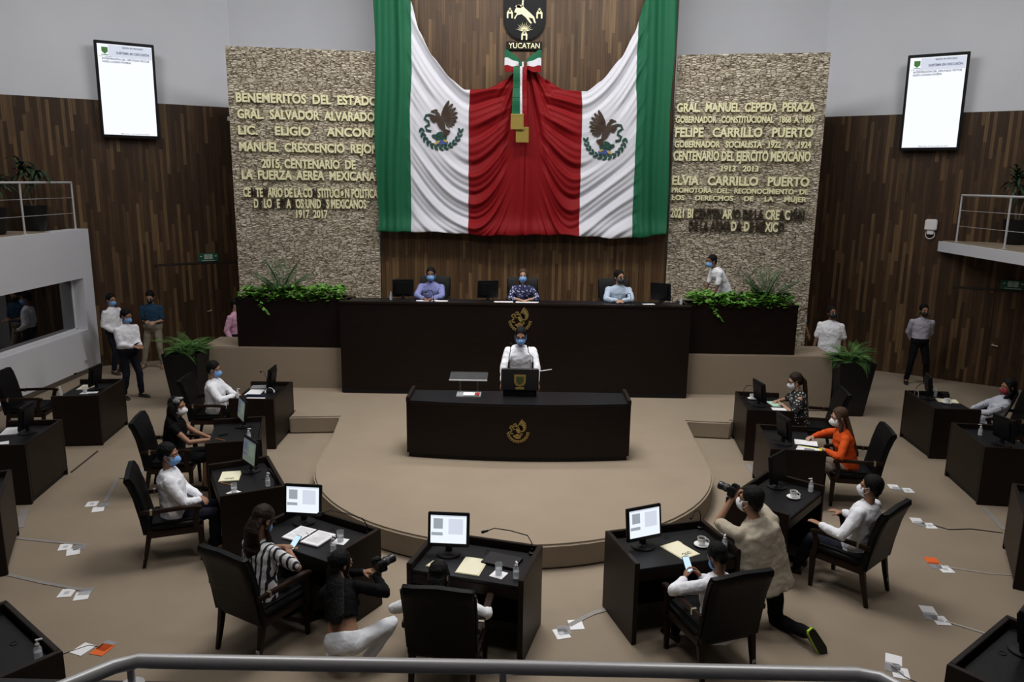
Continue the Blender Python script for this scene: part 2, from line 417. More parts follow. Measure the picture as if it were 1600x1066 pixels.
# the stone slabs with their raised letters
def stone_slab(sgn, label, lines):
    rz = math.degrees(atan2(-.52*sgn if sgn > 0 else .52, 3.0))
    t = thing('stone_panel', label, 'stone wall panel', (sgn*3.2, 17.25, 0), rz)
    W = 3.06
    x0, x1 = (-W, 0.0) if sgn < 0 else (0.0, W)
    b = MB(); b.box(((x0+x1)/2, .17, 3.48), (x1-x0, .34, 6.96)); b.build('stone_face', stone, t)
    for s, u0, u1, z, h, dark in lines:
        a, c = (-u0, -u1) if sgn < 0 else (u0, u1)
        text('lettering', s, [gold, goldd], t, (0, -.004, 0), (1, 0, 0), (0, 0, 1), a, c, z - h/2, z + h/2, .05, dark, .034)
    return t
stone_slab(-1, 'stone panel beside the flag with gold lettering that starts with BENEMERITOS', [
    ("BENEMERITOS  DEL  ESTADO", 2.9, -.02, 5.95, .185, None), ("GRAL.  SALVADOR  ALVARADO", 2.89, .05, 5.62, .185, None),
    ("LIC.     ELIGIO     ANCONA", 2.89, -.03, 5.29, .18, None), ("MANUEL  CRESCENCIO  REJON", 2.89, -.02, 4.95, .185, None),
    ("2015, CENTENARIO  DE", 2.45, .48, 4.61, .185, None), ("LA  FUERZA  AEREA  MEXICANA", 2.87, .06, 4.37, .19, None),
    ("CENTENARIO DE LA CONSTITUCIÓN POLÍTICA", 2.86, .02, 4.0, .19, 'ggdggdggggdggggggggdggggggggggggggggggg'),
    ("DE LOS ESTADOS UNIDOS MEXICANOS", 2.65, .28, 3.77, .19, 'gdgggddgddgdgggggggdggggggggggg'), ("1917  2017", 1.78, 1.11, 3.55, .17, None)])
stone_slab(1, 'stone panel beside the flag with gold lettering that ends in dates 2021', [
    ("GRAL.  MANUEL  CEPEDA  PERAZA", .04, 2.85, 5.89, .18, None), ("GOBERNADOR   CONSTITUCIONAL   1868  A  1869", .03, 2.85, 5.64, .13, None),
    ("FELIPE   CARRILLO   PUERTO", .03, 2.85, 5.38, .19, None), ("GOBERNADOR   SOCIALISTA   1922   A   1924", .03, 2.83, 5.13, .13, None),
    ("CENTENARIO DEL EJERCITO MEXICANO", .02, 2.84, 4.89, .2, None), ("1913   2013", 1.04, 1.81, 4.63, .12, None),
    ("ELVIA   CARRILLO   PUERTO", .02, 2.86, 4.37, .19, None), ("PROMOTORA   DEL   RECONOCIMIENTO   DE", .02, 2.85, 4.16, .105, None),
    ("LOS     DERECHOS     DE     LA     MUJER", .03, 2.84, 4.0, .105, None),
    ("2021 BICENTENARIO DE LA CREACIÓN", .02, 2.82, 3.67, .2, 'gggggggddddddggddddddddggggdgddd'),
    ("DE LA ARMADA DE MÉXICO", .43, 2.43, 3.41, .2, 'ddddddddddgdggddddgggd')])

# ------------------------------------------------------------------ coat of arms outlines, unit radius, eagle facing -x
def strip_(pts, w):
    (x0, y0), (x1, y1) = pts; l = sqrt((x1-x0)**2 + (y1-y0)**2); nx, ny = -(y1-y0)/l*w, (x1-x0)/l*w
    return [(x0+nx, y0+ny), (x0-nx, y0-ny), (x1-nx, y1-ny), (x1+nx, y1+ny)]
def elps(cx, cy, a, b, rot, n=10):
    return [(cx + a*cos(2*pi*i/n)*cos(rot) - b*sin(2*pi*i/n)*sin(rot), cy + a*cos(2*pi*i/n)*sin(rot) + b*sin(2*pi*i/n)*cos(rot)) for i in range(n)]
def feather(x, y, ang, l, w):
    a = R(ang); return elps(x + cos(a)*l/2, y + sin(a)*l/2, l/2, w, a, 12)
EAGLE = [elps(-.02, .22, .40, .17, R(118)), elps(-.16, .62, .18, .10, R(125)), elps(-.27, .78, .12, .09, R(10)),
    [(-.36, .83), (-.47, .80), (-.50, .70), (-.44, .74), (-.34, .74)]]
EAGLE += [feather(.02 + .02*i, .56 - .02*i, 62 - 15*i, .82 - .012*i*i*.5, .088) for i in range(9)]          # raised wing
EAGLE += [feather(-.14, .46, 160 + 15*i, .46 - .03*i, .062) for i in range(5)]                             # far wing
EAGLE += [feather(.10, -.06, -78 + 15*i, .38, .045) for i in range(5)]                                     # tail
EAGLE += [elps(.18, .48, .26, .17, R(15))]
FEATHER = [strip_([(.18 + .30*cos(R(50-15*i)), .50 - .02*i + .30*sin(R(50-15*i))), (.06 + .66*cos(R(50-15*i)), .56 - .02*i + .66*sin(R(50-15*i)))], .010) for i in range(8)]
WREATH = []
for k in range(13):
    a = R(188 + k*164/12)
    for r_, dr in ((.9, .5), (1.02, -.5)):
        WREATH.append(elps(r_*cos(a), .02 + r_*sin(a), .13, .058, a + pi/2 + dr))
CACTUS = [elps(-.1, -.3, .2, .1, .5), elps(.1, -.42, .2, .11, -.3), elps(-.3, -.42, .17, .1, -.4), elps(-.02, -.56, .26, .1, 0)]
SNAKE = [(-.52, .6), (-.72, .58), (-.8, .42), (-.62, .3), (-.58, .14), (-.76, .04), (-.7, -.12), (-.48, -.16)]
def strip(pts, w):
    o, q = [], []
    for i, p in enumerate(pts):
        a, c = pts[max(i-1, 0)], pts[min(i+1, len(pts)-1)]
        dx, dy = c[0]-a[0], c[1]-a[1]; l = sqrt(dx*dx+dy*dy)
        o.append((p[0]-dy/l*w, p[1]+dx/l*w)); q.append((p[0]+dy/l*w, p[1]-dx/l*w))
    return o + q[::-1]
def gold_emblem(name, r, h):
    b = MB()
    for poly in EAGLE + WREATH + CACTUS + [strip(SNAKE, .05), strip([(-1.0*cos(R(a)), .02 - 1.0*sin(R(a))) for a in range(5, 180, 10)], .03)]:
        b.prism([(p[0]*r, p[1]*r) for p in poly], h=h)
    return b

# ------------------------------------------------------------------ the draped flag
GRN, WHT, RED = mat('flag_green', (.012, .118, .055), .62, spec=.25), mat('flag_white', (.67, .68, .745), .75, spec=.2), mat('flag_red', (.22, .005, .008), .6, spec=.2)
EMB = {'b': mat('emblem_brown', (.045, .028, .018), .7), 'g': mat('emblem_green', (.012, .06, .045), .7), 'y': mat('emblem_yellow', (.45, .33, .08), .7), 'u': mat('emblem_blue', (.05, .1, .3), .7)}
TOP = [(0, 6.62), (.22, 6.56), (.43, 6.41), (.83, 6.2), (1.31, 6.18), (1.63, 6.4), (2.03, 6.86), (2.29, 7.36), (2.46, 7.95), (2.6, 8.7), (3.3, 8.8)]
def ztop(h):
    for (a, z0), (c, z1) in zip(TOP, TOP[1:]):
        if h <= c:
            t = (h-a)/(c-a); t = t*t*(3-2*t)*.35 + t*.65
            return z0 + (z1-z0)*t
    return 8.8
def sst(a, b, x): t = min(1, max(0, (x-a)/(b-a))); return t*t*(3-2*t)
EC = {-1: (1.80, 5.40), 1: (1.72, 5.24)}
def flag_y(x, z):
    s = -1 if x < 0 else 1; h = abs(x); hm = 1.12
    a = max(0, (h-hm)/(2.5-hm))**1.6; q = max(0, (hm-h)/hm)**1.9          # swags hang from the green edge and climb to the knot
    sw = (z - a*(-.05) - q*3.9)/(1 + .30*a - .60*q)
    n = noise.noise(V((x*.7, z*.35, 3 + s)))
    ph = sw*2*pi/.54 + n*3.2 + (0 if s < 0 else 2.0)
    f = sin(ph) + .5*sin(ph*1.9 + 1.1 + 2*n) + .28*sin(ph*3.7 + n*4)
    rad = atan2(h + .01, 6.95 - z)
    fr = sin(rad*26 + n*3.5 + s) + .5*sin(rad*57 + n*3 + s)
    wr = 1 - sst(.2, .75, h)
    amp = .040*(1 - .45*sst(1.9, 2.5, h))
    ex, ez = EC[s]; d = sqrt((h-ex)**2 + (z-ez)**2); amp *= .15 + .85*sst(.42, .95, d)
    drape = (f*(1-wr) + fr*wr)*amp
    vert = .055*sin(h*2*pi/.52 + n*2.2 + .28*z + s) + .02*sin(h*2*pi/.21 + z*.5 + n*3)
    g = sst(2.3, 2.62, h)
    hem = .10*exp(-((z-3.2)/.22)**2)
    return 17.08 - (drape*(1-g) + vert*g) - hem - .05*(1 - sst(.75, 1.35, h))
def zbot(x): return 3.16 + .03*sin(x*2.3) + .012*sin(x*9) - .02*(x > 0) + .05*sst(2.5, 3.2, abs(x))
flag = thing('draped_flag', 'large green, white and red flag draped in mirrored halves on the wooden wall', 'flag')
def seam(h0, z):  # seams lean in where the cloth is gathered
    return h0
for s in (-1, 1):
    for nm, mt, h0, h1 in (('red_band', RED, 0, 1.2), ('white_band', WHT, 1.2, 2.46 if s < 0 else 2.36), ('green_band', GRN, 2.46 if s < 0 else 2.36, 3.2 if s < 0 else 3.09)):
        b = MB(); nx = int((h1-h0)/.018) + 1; nz = 170; grid = []
        for j in range(nz+1):
            row = []
            for i in range(nx+1):
                h = h0 + (h1-h0)*i/nx
                zt = ztop(h); zb = zbot(s*h); z = zt + (zb-zt)*j/nz
                k = h + (.05*sst(6.6, 5.6, z) - .04)*(1 if .02 < h < 3 else 0)*(1 if h > .6 else h/.6)
                k += .03*sin(z*1.7 + s)*sst(2.9, 3.1, h)
                row.append(b.bm.verts.new((s*k, flag_y(s*k, z), z)))
            grid.append(row)
        for r0, r1 in zip(grid, grid[1:]):
            for i in range(nx): b.bm.faces.new((r0[i], r0[i+1], r1[i+1], r1[i]))
        o = b.build(nm, mt, flag, smooth='all')
        sm = o.modifiers.new('thickness', 'SOLIDIFY'); sm.thickness = .008; sm.offset = 1 if s < 0 else 1
    ex, ez = EC[s]; r = .44
    ca = tag(bpy.data.objects.new('coat_of_arms', None)); ca = MB(); ci = []
    for polys, key in ((WREATH, 1), (CACTUS, 1), ([strip(SNAKE, .055)], 1), (EAGLE, 0), ([elps(.05, -.68, .3, .12, 0)], 3), ([elps(-.2, -.7, .16, .06, .6), elps(.2, -.62, .12, .05, -.5)], 2), (FEATHER, 4)):
        for poly in polys:
            ca.mi = key
            off = {0: .028, 1: .02, 2: .026, 3: .022, 4: .034}[key]
            pts = [(s*(ex - s*0) + p[0]*r*(1 if s < 0 else -1), ez + p[1]*r) for p in poly]
            n = len(pts); lo = [ca.bm.verts.new((p[0], flag_y(p[0], p[1]) - off, p[1])) for p in pts]; hi = [ca.bm.verts.new((p[0], flag_y(p[0], p[1]) - off + .012, p[1])) for p in pts]
            fs = [ca.bm.faces.new(lo), ca.bm.faces.new(hi[::-1])] + [ca.bm.faces.new((lo[i], hi[i], hi[(i+1) % n], lo[(i+1) % n])) for i in range(n)]
            for f in fs: f.material_index = key
    ca.build('coat_of_arms', [EMB['b'], EMB['g'], EMB['y'], EMB['u'], mat('emblem_feather', (.16, .125, .10), .7)], flag)

# the ribbon bow on the knot
bow = thing('ribbon_bow', 'green, white and red ribbon bow with gold-fringed tails on the flag knot', 'bow', (-.07, 16.86, 0))
BR = [GRN, WHT, RED]
for s in (-1, 1):
    b = MB()
    for k, (c0, c1, e0, e1) in enumerate(((.06, .02, .30, .14), (.02, -.03, .14, -.01), (-.03, -.08, -.01, -.14))):
        b.mi = k; zc = 6.66; n = 8
        for i in range(n):
            t0, t1 = i/n, (i+1)/n
            def pt(t, a, c, yy):
                bulge = sin(t*pi)*.06
                return (s*(.04 + .34*t), yy - bulge*.8, zc + a + (c-a)*sin(t*pi/2) + .015*sin(t*9))
            for yy in (0, .012):
                b.quad(pt(t0, c0, e0, yy), pt(t1, c0, e0, yy), pt(t1, c1, e1, yy), pt(t0, c1, e1, yy))
    b.build('bow_loop', BR, bow, smooth=True)
b = MB()
for k in range(3): b.mi = k; b.box((-.055 + .055*k, .04, 6.65), (.06, .27, .16))
b.build('bow_knot', BR, bow, bevel=.012)
for x0, zb, yy, cols in ((-.10, 5.66, -.14, ((0, -.11, .055), (1, .055, .10))), (.01, 5.40, -.10, ((1, -.06, -.02), (2, -.02, .09)))):
    b = MB()
    for k, e0, e1 in cols:
        b.mi = k; n = 14
        for i in range(n):
            z0 = 6.62 - (6.62-zb)*i/n; z1 = 6.62 - (6.62-zb)*(i+1)/n
            g0 = .8 + .25*i/n; g1 = .8 + .25*(i+1)/n
            y0 = yy - .02*sin(i*.8); y1 = yy - .02*sin((i+1)*.8)
            b.quad((x0 + e0*g0, y0, z0), (x0 + e1*g0, y0, z0), (x0 + e1*g1, y1, z1), (x0 + e0*g1, y1, z1))
    t = b.build('ribbon_tail', BR, bow)
    sm = t.modifiers.new('thickness', 'SOLIDIFY'); sm.thickness = .006
    b = MB()
    for i in range(30):
        xx = x0 - .13 + .26*i/29; b.box((xx, yy - .012 + .006*(i % 2), zb - .14), (.0085, .012, .30 + .01*(i % 3)))
    b.box((x0, yy - .01, zb + .0), (.27, .025, .03)); b.build('gold_fringe', mat('gold_fringe', (.32, .235, .045), .55), bow)

# the state shield above it
sh = thing('state_shield', 'black shield with gold deer and agave above a nameplate reading YUCATAN', 'emblem', (-.05, 17.35, 0))
out = [(-.42, 8.25), (.42, 8.25), (.42, 7.62)] + [(.42*cos(R(a)), 7.62 + .42*sin(R(a))*.92) for a in range(-10, -180, -12)] + [(-.42, 7.62)]
b = MB(); b.prism(out, (0, -.0, 0), h=.06); b.build('shield', mat('shield_black', (.004, .004, .005), .5, spec=.2), sh)
b = MB(); b.prism([(p[0]*1.07, 7.7 + (p[1]-7.7)*1.05) for p in out], (0, -.0, 0), h=.035); b.build('shield_border', mat('shield_edge', (.012, .009, .006), .5, spec=.2), sh)
deer = [(-.22, 7.72), (-.16, 7.86), (-.05, 7.86), (.0, 7.80), (.1, 7.72), (.2, 7.63), (.24, 7.5), (.2, 7.52), (.17, 7.6), (.08, 7.62), (.16, 7.5), (.12, 7.5), (.02, 7.62), (-.06, 7.68), (-.16, 7.66), (-.2, 7.58), (-.22, 7.6), (-.16, 7.7)]
b = MB(); b.prism([(p[0], p[1]+.06) for p in deer], (0, -.06, 0), h=.02)
b.prism([(-.2, 7.9), (-.12, 7.93), (-.07, 7.88), (-.05, 8.05), (-.02, 8.08), (-.03, 7.9), (-.08, 7.86), (-.18, 7.87)], (0, -.06, 0), h=.02); b.build('deer', gold, sh)
b = MB()
for i in range(11):
    a = R(15 + i*15); l = .17 if i % 2 else .2
    b.prism([(.012*sin(a), 7.4 - .012*cos(a)), (l*cos(a), 7.4 + l*sin(a)), (-.012*sin(a), 7.4 + .012*cos(a))], (0, -.06, 0), h=.015)
b.build('agave', gold, sh)
def tower(x, z, k):
    b = MB()
    for lo, hi in (((-.07, 0), (-.035, .1)), ((.035, 0), (.07, .1)), ((-.07, .1), (.07, .135)), ((-.05, .135), (-.02, .17)), ((.02, .135), (.05, .17)), ((-.008, .17), (.008, .23)), ((-.03, .195), (.03, .21))):
        b.prism([(x+lo[0]*k, z+lo[1]*k), (x+hi[0]*k, z+lo[1]*k), (x+hi[0]*k, z+hi[1]*k), (x+lo[0]*k, z+hi[1]*k)], (0, -.06, 0), h=.02)
    b.build('tower', gold, sh)
tower(-.31, 7.66, .9); tower(.31, 7.66, .9); tower(0, 7.23, .9)
b = MB(); b.box((0, -.03, 7.12), (.76, .06, .17)); b.build('nameplate', mat('shield_edge', ()), sh, bevel=.01)
text('lettering', 'YUCATAN', [gold], sh, (0, -.06, 0), (1, 0, 0), (0, 0, 1), -.33, .33, 7.065, 7.175, .015, bold=.01)

# ------------------------------------------------------------------ wall screens
def wall_screen(loc, rz, tilt, label):
    t = thing('wall_screen', label, 'screen', loc, rz)
    t.rotation_euler = (R(tilt), 0, R(rz))
    W, H = 1.17, 2.0
    b = MB(); b.box((0, .05, 0), (W, .09, H)); b.build('frame', black, t, bevel=.012)
    b = MB(); b.box((0, .2, 0), (.4, .22, .5)); b.build('wall_bracket', black, t)
    b = MB(); b.box((0, .0025, 0), (W-.11, .005, H-.13)); b.build('screen', scr2, t)
    w, h, y = W-.11, H-.13, -.001
    b = MB(); b.box((.1, y, h/2-.14), (w-.22, .004, .25)); b.build('title_band', scrband, t)
    b = MB(); b.prism([(-.45, .93), (-.33, .93), (-.33, .84), (-.39, .79), (-.45, .84)], (0, y, -.06), h=.004); b.box((-.39, y-.003, .715), (.13, .004, .015)); b.build('crest', mat('crest_green', (.02, .05, .02), .5, emit=(.05, .16, .03), es=.8), t)
    o, X, Z = (0, y-.004, 0), (1, 0, 0), (0, 0, 1)
    for s, u0, u1, v, hh, mm in (('SESIÓN EN PROCESO', -.05, .36, .865, .028, scrtext), ('SUBTEMA EN DISCUSIÓN', -.17, .47, .745, .044, scrtext), ('INTERVENCIÓN DEL DIPUTADO VÍCTOR', -.45, .47, .62, .036, scrtext), ('HUGO LOZANO POVEDA', -.45, .1, .56, .036, scrtext), ('Miércoles, 13 de octubre de 2021', -.2, .37, -.92, .022, scrgrey), ('Poder Legislativo', -.5, -.27, .675, .02, scrgrey)):
        text('text_line', s, [mm], t, o, X, Z, u0, u1, v, v+hh*1.12, .002, bold=.03, split=False)
    return t
wall_screen((-8.68, 17.46, 6.12), 32.6, 4, 'bright portrait screen hanging on the booth-window side of the stone panels')
wall_screen((8.76, 17.42, 6.07), -32.6, 4, 'bright portrait screen hanging on the side with the small balcony')

# ------------------------------------------------------------------ signs and wall boxes
def exit_sign(loc, rz, label, side):
    t = thing('exit_sign', label, 'sign', loc, rz)
    b = MB(); b.box((0, 0, 0), (.46, .02, .2)); b.build('plate', mat('sign_green', (.01, .10, .06), .5), t, bevel=.004)
    f = -1 if side > 0 else 1
    b = MB(); b.box((0, f*.011, .02), (.2, .006, .12)); b.build('pale_field', mat('sign_pale', (.3, .45, .36), .5), t)
    b = MB()
    for s in (-1, 1):
        b.box((s*.06, f*.016, .055), (.022, .006, .022)); b.box((s*.055, f*.016, .02), (.022, .006, .05), M.Rotation(s*.5, 3, 'Y'))
        b.box((s*.07, f*.016, -.02), (.014, .006, .05), M.Rotation(s*.7, 3, 'Y')); b.box((s*.04, f*.016, -.02), (.014, .006, .045), M.Rotation(-s*.8, 3, 'Y'))
        b.box((s*.165, f*.012, .03), (.05, .006, .02))
    b.box((0, f*.012, -.075), (.3, .006, .014)); b.build('pictogram', mat('sign_white', (.6, .66, .6), .5), t)
    return t
def along(base, rz, u, off, z):
    a = R(rz); return (base[0] + cos(a)*u - sin(a)*off, base[1] + sin(a)*u + cos(a)*off, z)
exit_sign(along(LW, LR, .82, .03, 2.41), LR, 'green emergency exit sign above the door by the stone panel', -1)
exit_sign(along(RW, RR, 4.3, -.06, 2.26), RR, 'dim green exit sign above the shadowed door under the balcony', 1)
t = thing('emergency_lamp', 'white box with a small hanging cable on the planks beside the balcony', 'wall box', along(RW, RR, 2.61, -.0, 3.44), RR)
b = MB(); b.box((0, -.06, .03), (.24, .12, .24)); b.build('housing', whitep, t, bevel=.02)
b = MB(); b.box((0, -.05, -.14), (.13, .07, .09)); b.build('connector', whitep, t, bevel=.01)
b = MB(); b.tube([(-.08, -.05, -.12)] + [(-.09*cos(a), -.05, -.19 - .09*sin(a)) for a in [pi*i/10 for i in range(11)]] + [(.08, -.05, -.12)], .009); b.build('cable', whitep, t, smooth=True)
t = thing('junction_box', 'tiny white box on the planks at the outer edge of the stone panel', 'wall box', along(LW, LR, .12, .05, 5.66), LR)
b = MB(); b.box((0, 0, 0), (.14, .1, .1)); b.box((0, .055, 0), (.1, .02, .07)); b.build('housing', whitep, t, bevel=.01)
t = thing('wall_outlet', 'small pale socket plate low on the white booth wall', 'outlet', (-9.645, 16.5, .27))
b = MB(); b.box((0, 0, 0), (.012, .12, .09)); b.build('plate', mat('outlet_grey', (.5, .51, .55), .5), t, bevel=.004)
b = MB(); b.box((.008, -.025, 0), (.006, .03, .04)); b.box((.008, .025, 0), (.006, .03, .04)); b.build('socket', mat('outlet_dark', (.2, .2, .22), .5), t)

# ------------------------------------------------------------------ rails
def cable_rail(name, label, pts, ends):
    t = thing(name, label, 'railing', pts[0])
    o = V(pts[0])
    b = MB(); b.tube([V(p) - o + V((0, 0, 1.0)) for p in ends], .024, 10); b.build('handrail', chrome, t, smooth=True)
    for p in pts:
        b = MB(); q = V(p) - o; b.tube([q, q + V((0, 0, 1.0))], .02, 8); b.lathe([(.05, 0), (.05, .012), (.02, .02)], q, 10); b.build('post', chrome, t, smooth=True)
    for z in (.35, .68):
        b = MB(); b.tube([V(p) - o + V((0, 0, z)) for p in ends], .005, 6); b.build('cable', chrome, t)
    return t
cable_rail('gallery_rail', 'thin steel cable rail on top of the white booth', [(-9.78, 16.85, 3.15), (-9.78, 15.1, 3.15), (-9.78, 13.2, 3.15)], [(-9.78, 16.85, 3.15), (-9.78, 13.0, 3.15)])
cable_rail('balcony_rail', 'thin steel cable rail on the small white balcony', [(9.34, 16.9, 3.13), (9.34, 15.2, 3.13), (9.34, 13.4, 3.13)], [(9.34, 16.9, 3.13), (9.34, 12.6, 3.13)])

# the viewer's own gallery rail at the bottom of the picture
fr = thing('handrail', 'thick brushed steel handrail crossing the bottom of the picture', 'handrail', (0, 1.9, 0))
hp = [(-1.7, 1.38, 2.918), (-1.16, 1.965, 2.918), (-1.10, 1.995, 2.918), (-.04, 2.01, 2.912), (.98, 2.0, 2.92), (1.04, 1.98, 2.92), (1.5, 1.36, 2.92)]
b = MB(); b.tube([(p[0], p[1]-1.9, p[2]) for p in hp], .0215, 16); b.build('rail', chrome, fr, smooth=True)
for x in (-1.13, -.04, 1.01):
    b = MB(); b.tube([(x, .1, 2.83), (x, .1, 2.91)], .011, 10); b.lathe([(.035, 0), (.035, .008), (.015, .012)], (x, .1, 2.83), 12); b.build('bracket', chrome, fr, smooth=True)
struct(box_obj('wall_parapet', mat('parapet_black', (.012, .012, .013), .5), (-2.4, 1.2, 0), (2.4, 2.025, 2.83)))

# ------------------------------------------------------------------ podium, lectern and the long bench
pd = thing('podium_desk', 'curved dark wooden podium desk in the middle of the carpeted stage', 'podium', (-.035, 10.77, .3))
def curved(z0, z1, ins, th):
    P = [(-1.63 + ins + (3.26-2*ins)*i/24, 0) for i in range(25)]
    f = [(x, -.14*(1-(x/1.63)**2) + ins) for x, _ in P]
    return f + [(P[-1][0], th), (P[0][0], th)], z0, z1-z0
b = MB()
pl, z0, h = curved(.07, .84, 0, .62); b.prism(pl, (0, 0, z0), (1, 0, 0), (0, 1, 0), h); b.build('front_panel', dwood, pd, smooth=True, bevel=.004)
b = MB(); pl, z0, h = curved(0, .07, .03, .58); b.prism(pl, (0, 0, z0), (1, 0, 0), (0, 1, 0), h); b.build('plinth', black, pd)
b = MB(); pl, z0, h = curved(.84, .862, .02, .6); b.prism(pl, (0, 0, z0), (1, 0, 0), (0, 1, 0), h); b.build('desk_surface', blktop, pd)
for s in (-1, 1):
    b = MB(); b.box((s*1.607, .31, .88), (.05, .66, .08)); b.build('side_rim', rimw, pd, bevel=.006)
b = gold_emblem('gold_emblem', .15, .018); o = b.build('gold_emblem', goldm, pd); o.location = (.0, -.14, .46)
le = thing('lectern', 'black lectern box with a gold crest standing on the podium desk', 'lectern', (-.02, 11.16, 1.162))
b = MB(); b.box((0, .06, .05), (.5, .26, .10)); b.build('foot', black, le, bevel=.006)
b = MB(); b.prism([(-.1, .1), (.24, .1), (.24, .36), (-.1, .42)], (-.28, 0, 0), (0, 1, 0), (0, 0, 1), .56); b.build('body', mat('lectern_black', (.010, .009, .010), .45), le, bevel=.008)
b = MB(); b.prism([(-.085, .34), (.085, .34), (.085, .22), (.06, .18), (0, .155), (-.06, .18), (-.085, .22)], (0, -.1, 0), h=.01); b.box((0, -.108, .135), (.13, .012, .03)); b.build('gold_crest', goldm, le)
b = MB(); b.prism([(-.055, .315), (.055, .315), (.055, .235), (0, .19), (-.055, .235)], (0, -.11, 0), h=.004); b.build('crest_center', mat('crest_dark', (.05, .07, .02), .6), le)
for s, dx in ((-1, -.17), (1, .19)):
    t = thing('podium_microphone', 'slim gooseneck microphone on the lectern nearer the %s' % ('acrylic stand' if s < 0 else 'pen'), 'microphone', (-.02 + dx, 11.30, 1.162 + .38))
    b = MB(); b.tube([(0, 0, 0), (0, 0, .1)], .012); b.build('base', black, t)
    b = MB(); b.tube([(0, 0, .1), (0 if s < 0 else 0, 0, .17), (.02 if s < 0 else -.07, -.03, .26), (.025 if s < 0 else -.08, -.05, .34)], .005); b.build('gooseneck', black, t, smooth=True)
    b = MB(); b.tube([(.025 if s < 0 else -.08, -.05, .34), (.026 if s < 0 else -.083, -.07, .39)], [.013, .017], round_=True); b.build('mic_head', black, t, smooth=True)
t = thing('acrylic_stand', 'clear acrylic reading stand on the podium desk', 'stand', (-.78, 11.12, 1.162))
b = MB(); b.box((0, 0, .012), (.36, .24, .015)); b.build('base', clear, t)
for s in (-1, 1): b = MB(); b.box((s*.13, 0, .14), (.01, .18, .25)); b.build('upright', acryl, t)
b = MB(); b.box((0, 0, .29), (.56, .34, .012), M.Rotation(.12, 3, 'X')); b.build('tray', acryl, t)
b = MB(); b.box((0, -.17, .272), (.56, .014, .016)); b.build('tray_lip', acrye, t)
o = box_obj('paper_sheet', white, (-.86, 11.02, 1.185), (-.66, 11.18, 1.188)); tag(o, 'small white sheet lying in the base of the acrylic stand', 'paper')
o = box_obj('red_card', mat('red_card', (.35, .02, .02), .6), (-.69, 11.02, 1.1885), (-.62, 11.16, 1.192)); tag(o, 'red card lying in the base of the acrylic stand', 'card')
t = thing('silver_pen', 'silver pen sticking out beside the lectern', 'pen', (.36, 11.32, 1.5), 15)
b = MB(); b.tube([(-.1, 0, .0), (.1, 0, .02)], .008); b.build('barrel', chrome, t, smooth=True)
t['label'] = 'slim silver pen held out beside the lectern'

be = thing('presidium_bench', 'long high dark bench with planter wings below the flag', 'bench', (-.14, 14.2, .3))
b = MB(); b.box((0, .06, .87), (6.56, .12, 1.74)); b.box((-3.22, .5, .87), (.12, .8, 1.74)); b.box((3.22, .5, .87), (.12, .8, 1.74)); b.build('front_panel', dwood, be, bevel=.006)
b = MB(); b.box((0, .36, 1.72), (6.5, .6, .04)); b.build('counter', blktop, be, bevel=.004)
b = MB(); b.box((0, .05, 1.75), (6.58, .14, .045)); b.build('front_lip', rimw, be, bevel=.008)
b = MB(); b.box((0, -.008, .04), (6.5, .02, .08)); b.build('plinth', black, be)
b = gold_emblem('gold_emblem', .2, .02); o = b.build('gold_emblem', goldm, be); o.location = (.10, -.005, 1.45)
for s, x0, x1 in ((-1, -5.35, -3.28), (1, 3.28, 5.37)):
    b = MB(); cx = (x0+x1)/2; w = x1-x0
    b.box((cx, .36, 1.265), (w, .06, .93)); b.box((cx, 1.0, 1.265), (w, .06, .93))
    for xx in (x0+.03, x1-.03): b.box((xx, .68, 1.265), (.06, .64, .93))
    b.box((cx, .36, 1.74), (w+.03, .09, .04))
    b.build('planter_wing', dwood, be, bevel=.005)
    b = MB(); b.box((cx, .68, 1.62), (w-.1, .6, .06)); b.build('soil', soil, be)

# ------------------------------------------------------------------ furniture prototypes
def make_desk():
    t = thing('desk', '', 'desk', group='dark wooden deputies desks')
    W, D, H = 1.12, .72, .84
    for s in (-1, 1):
        b = MB(); b.box((s*(W/2-.025), 0, H/2), (.05, D, H)); b.build('side_panel', rimw, t, bevel=.005)
    b = MB(); b.box((0, D/2-.02, .46), (W-.1, .04, .76)); b.build('modesty_panel', rimw, t, bevel=.004)
    b = MB(); b.box((0, D/2-.05, .04), (W-.1, .04, .08)); b.build('plinth', black, t)
    b = MB(); b.box((0, -.02, .755), (W-.1, D-.08, .03)); b.build('desk_surface', blktop, t, bevel=.003)
    b = MB(); b.box((0, -D/2+.03, .69), (W-.1, .04, .1)); b.build('apron', dwood, t, bevel=.004)
    b = MB(); b.lathe([(.03, .771), (.03, .775), (.02, .776), (.018, .772)], (.05, .2, 0), 12); b.build('cable_grommet', black, t)
    return Proto(t)
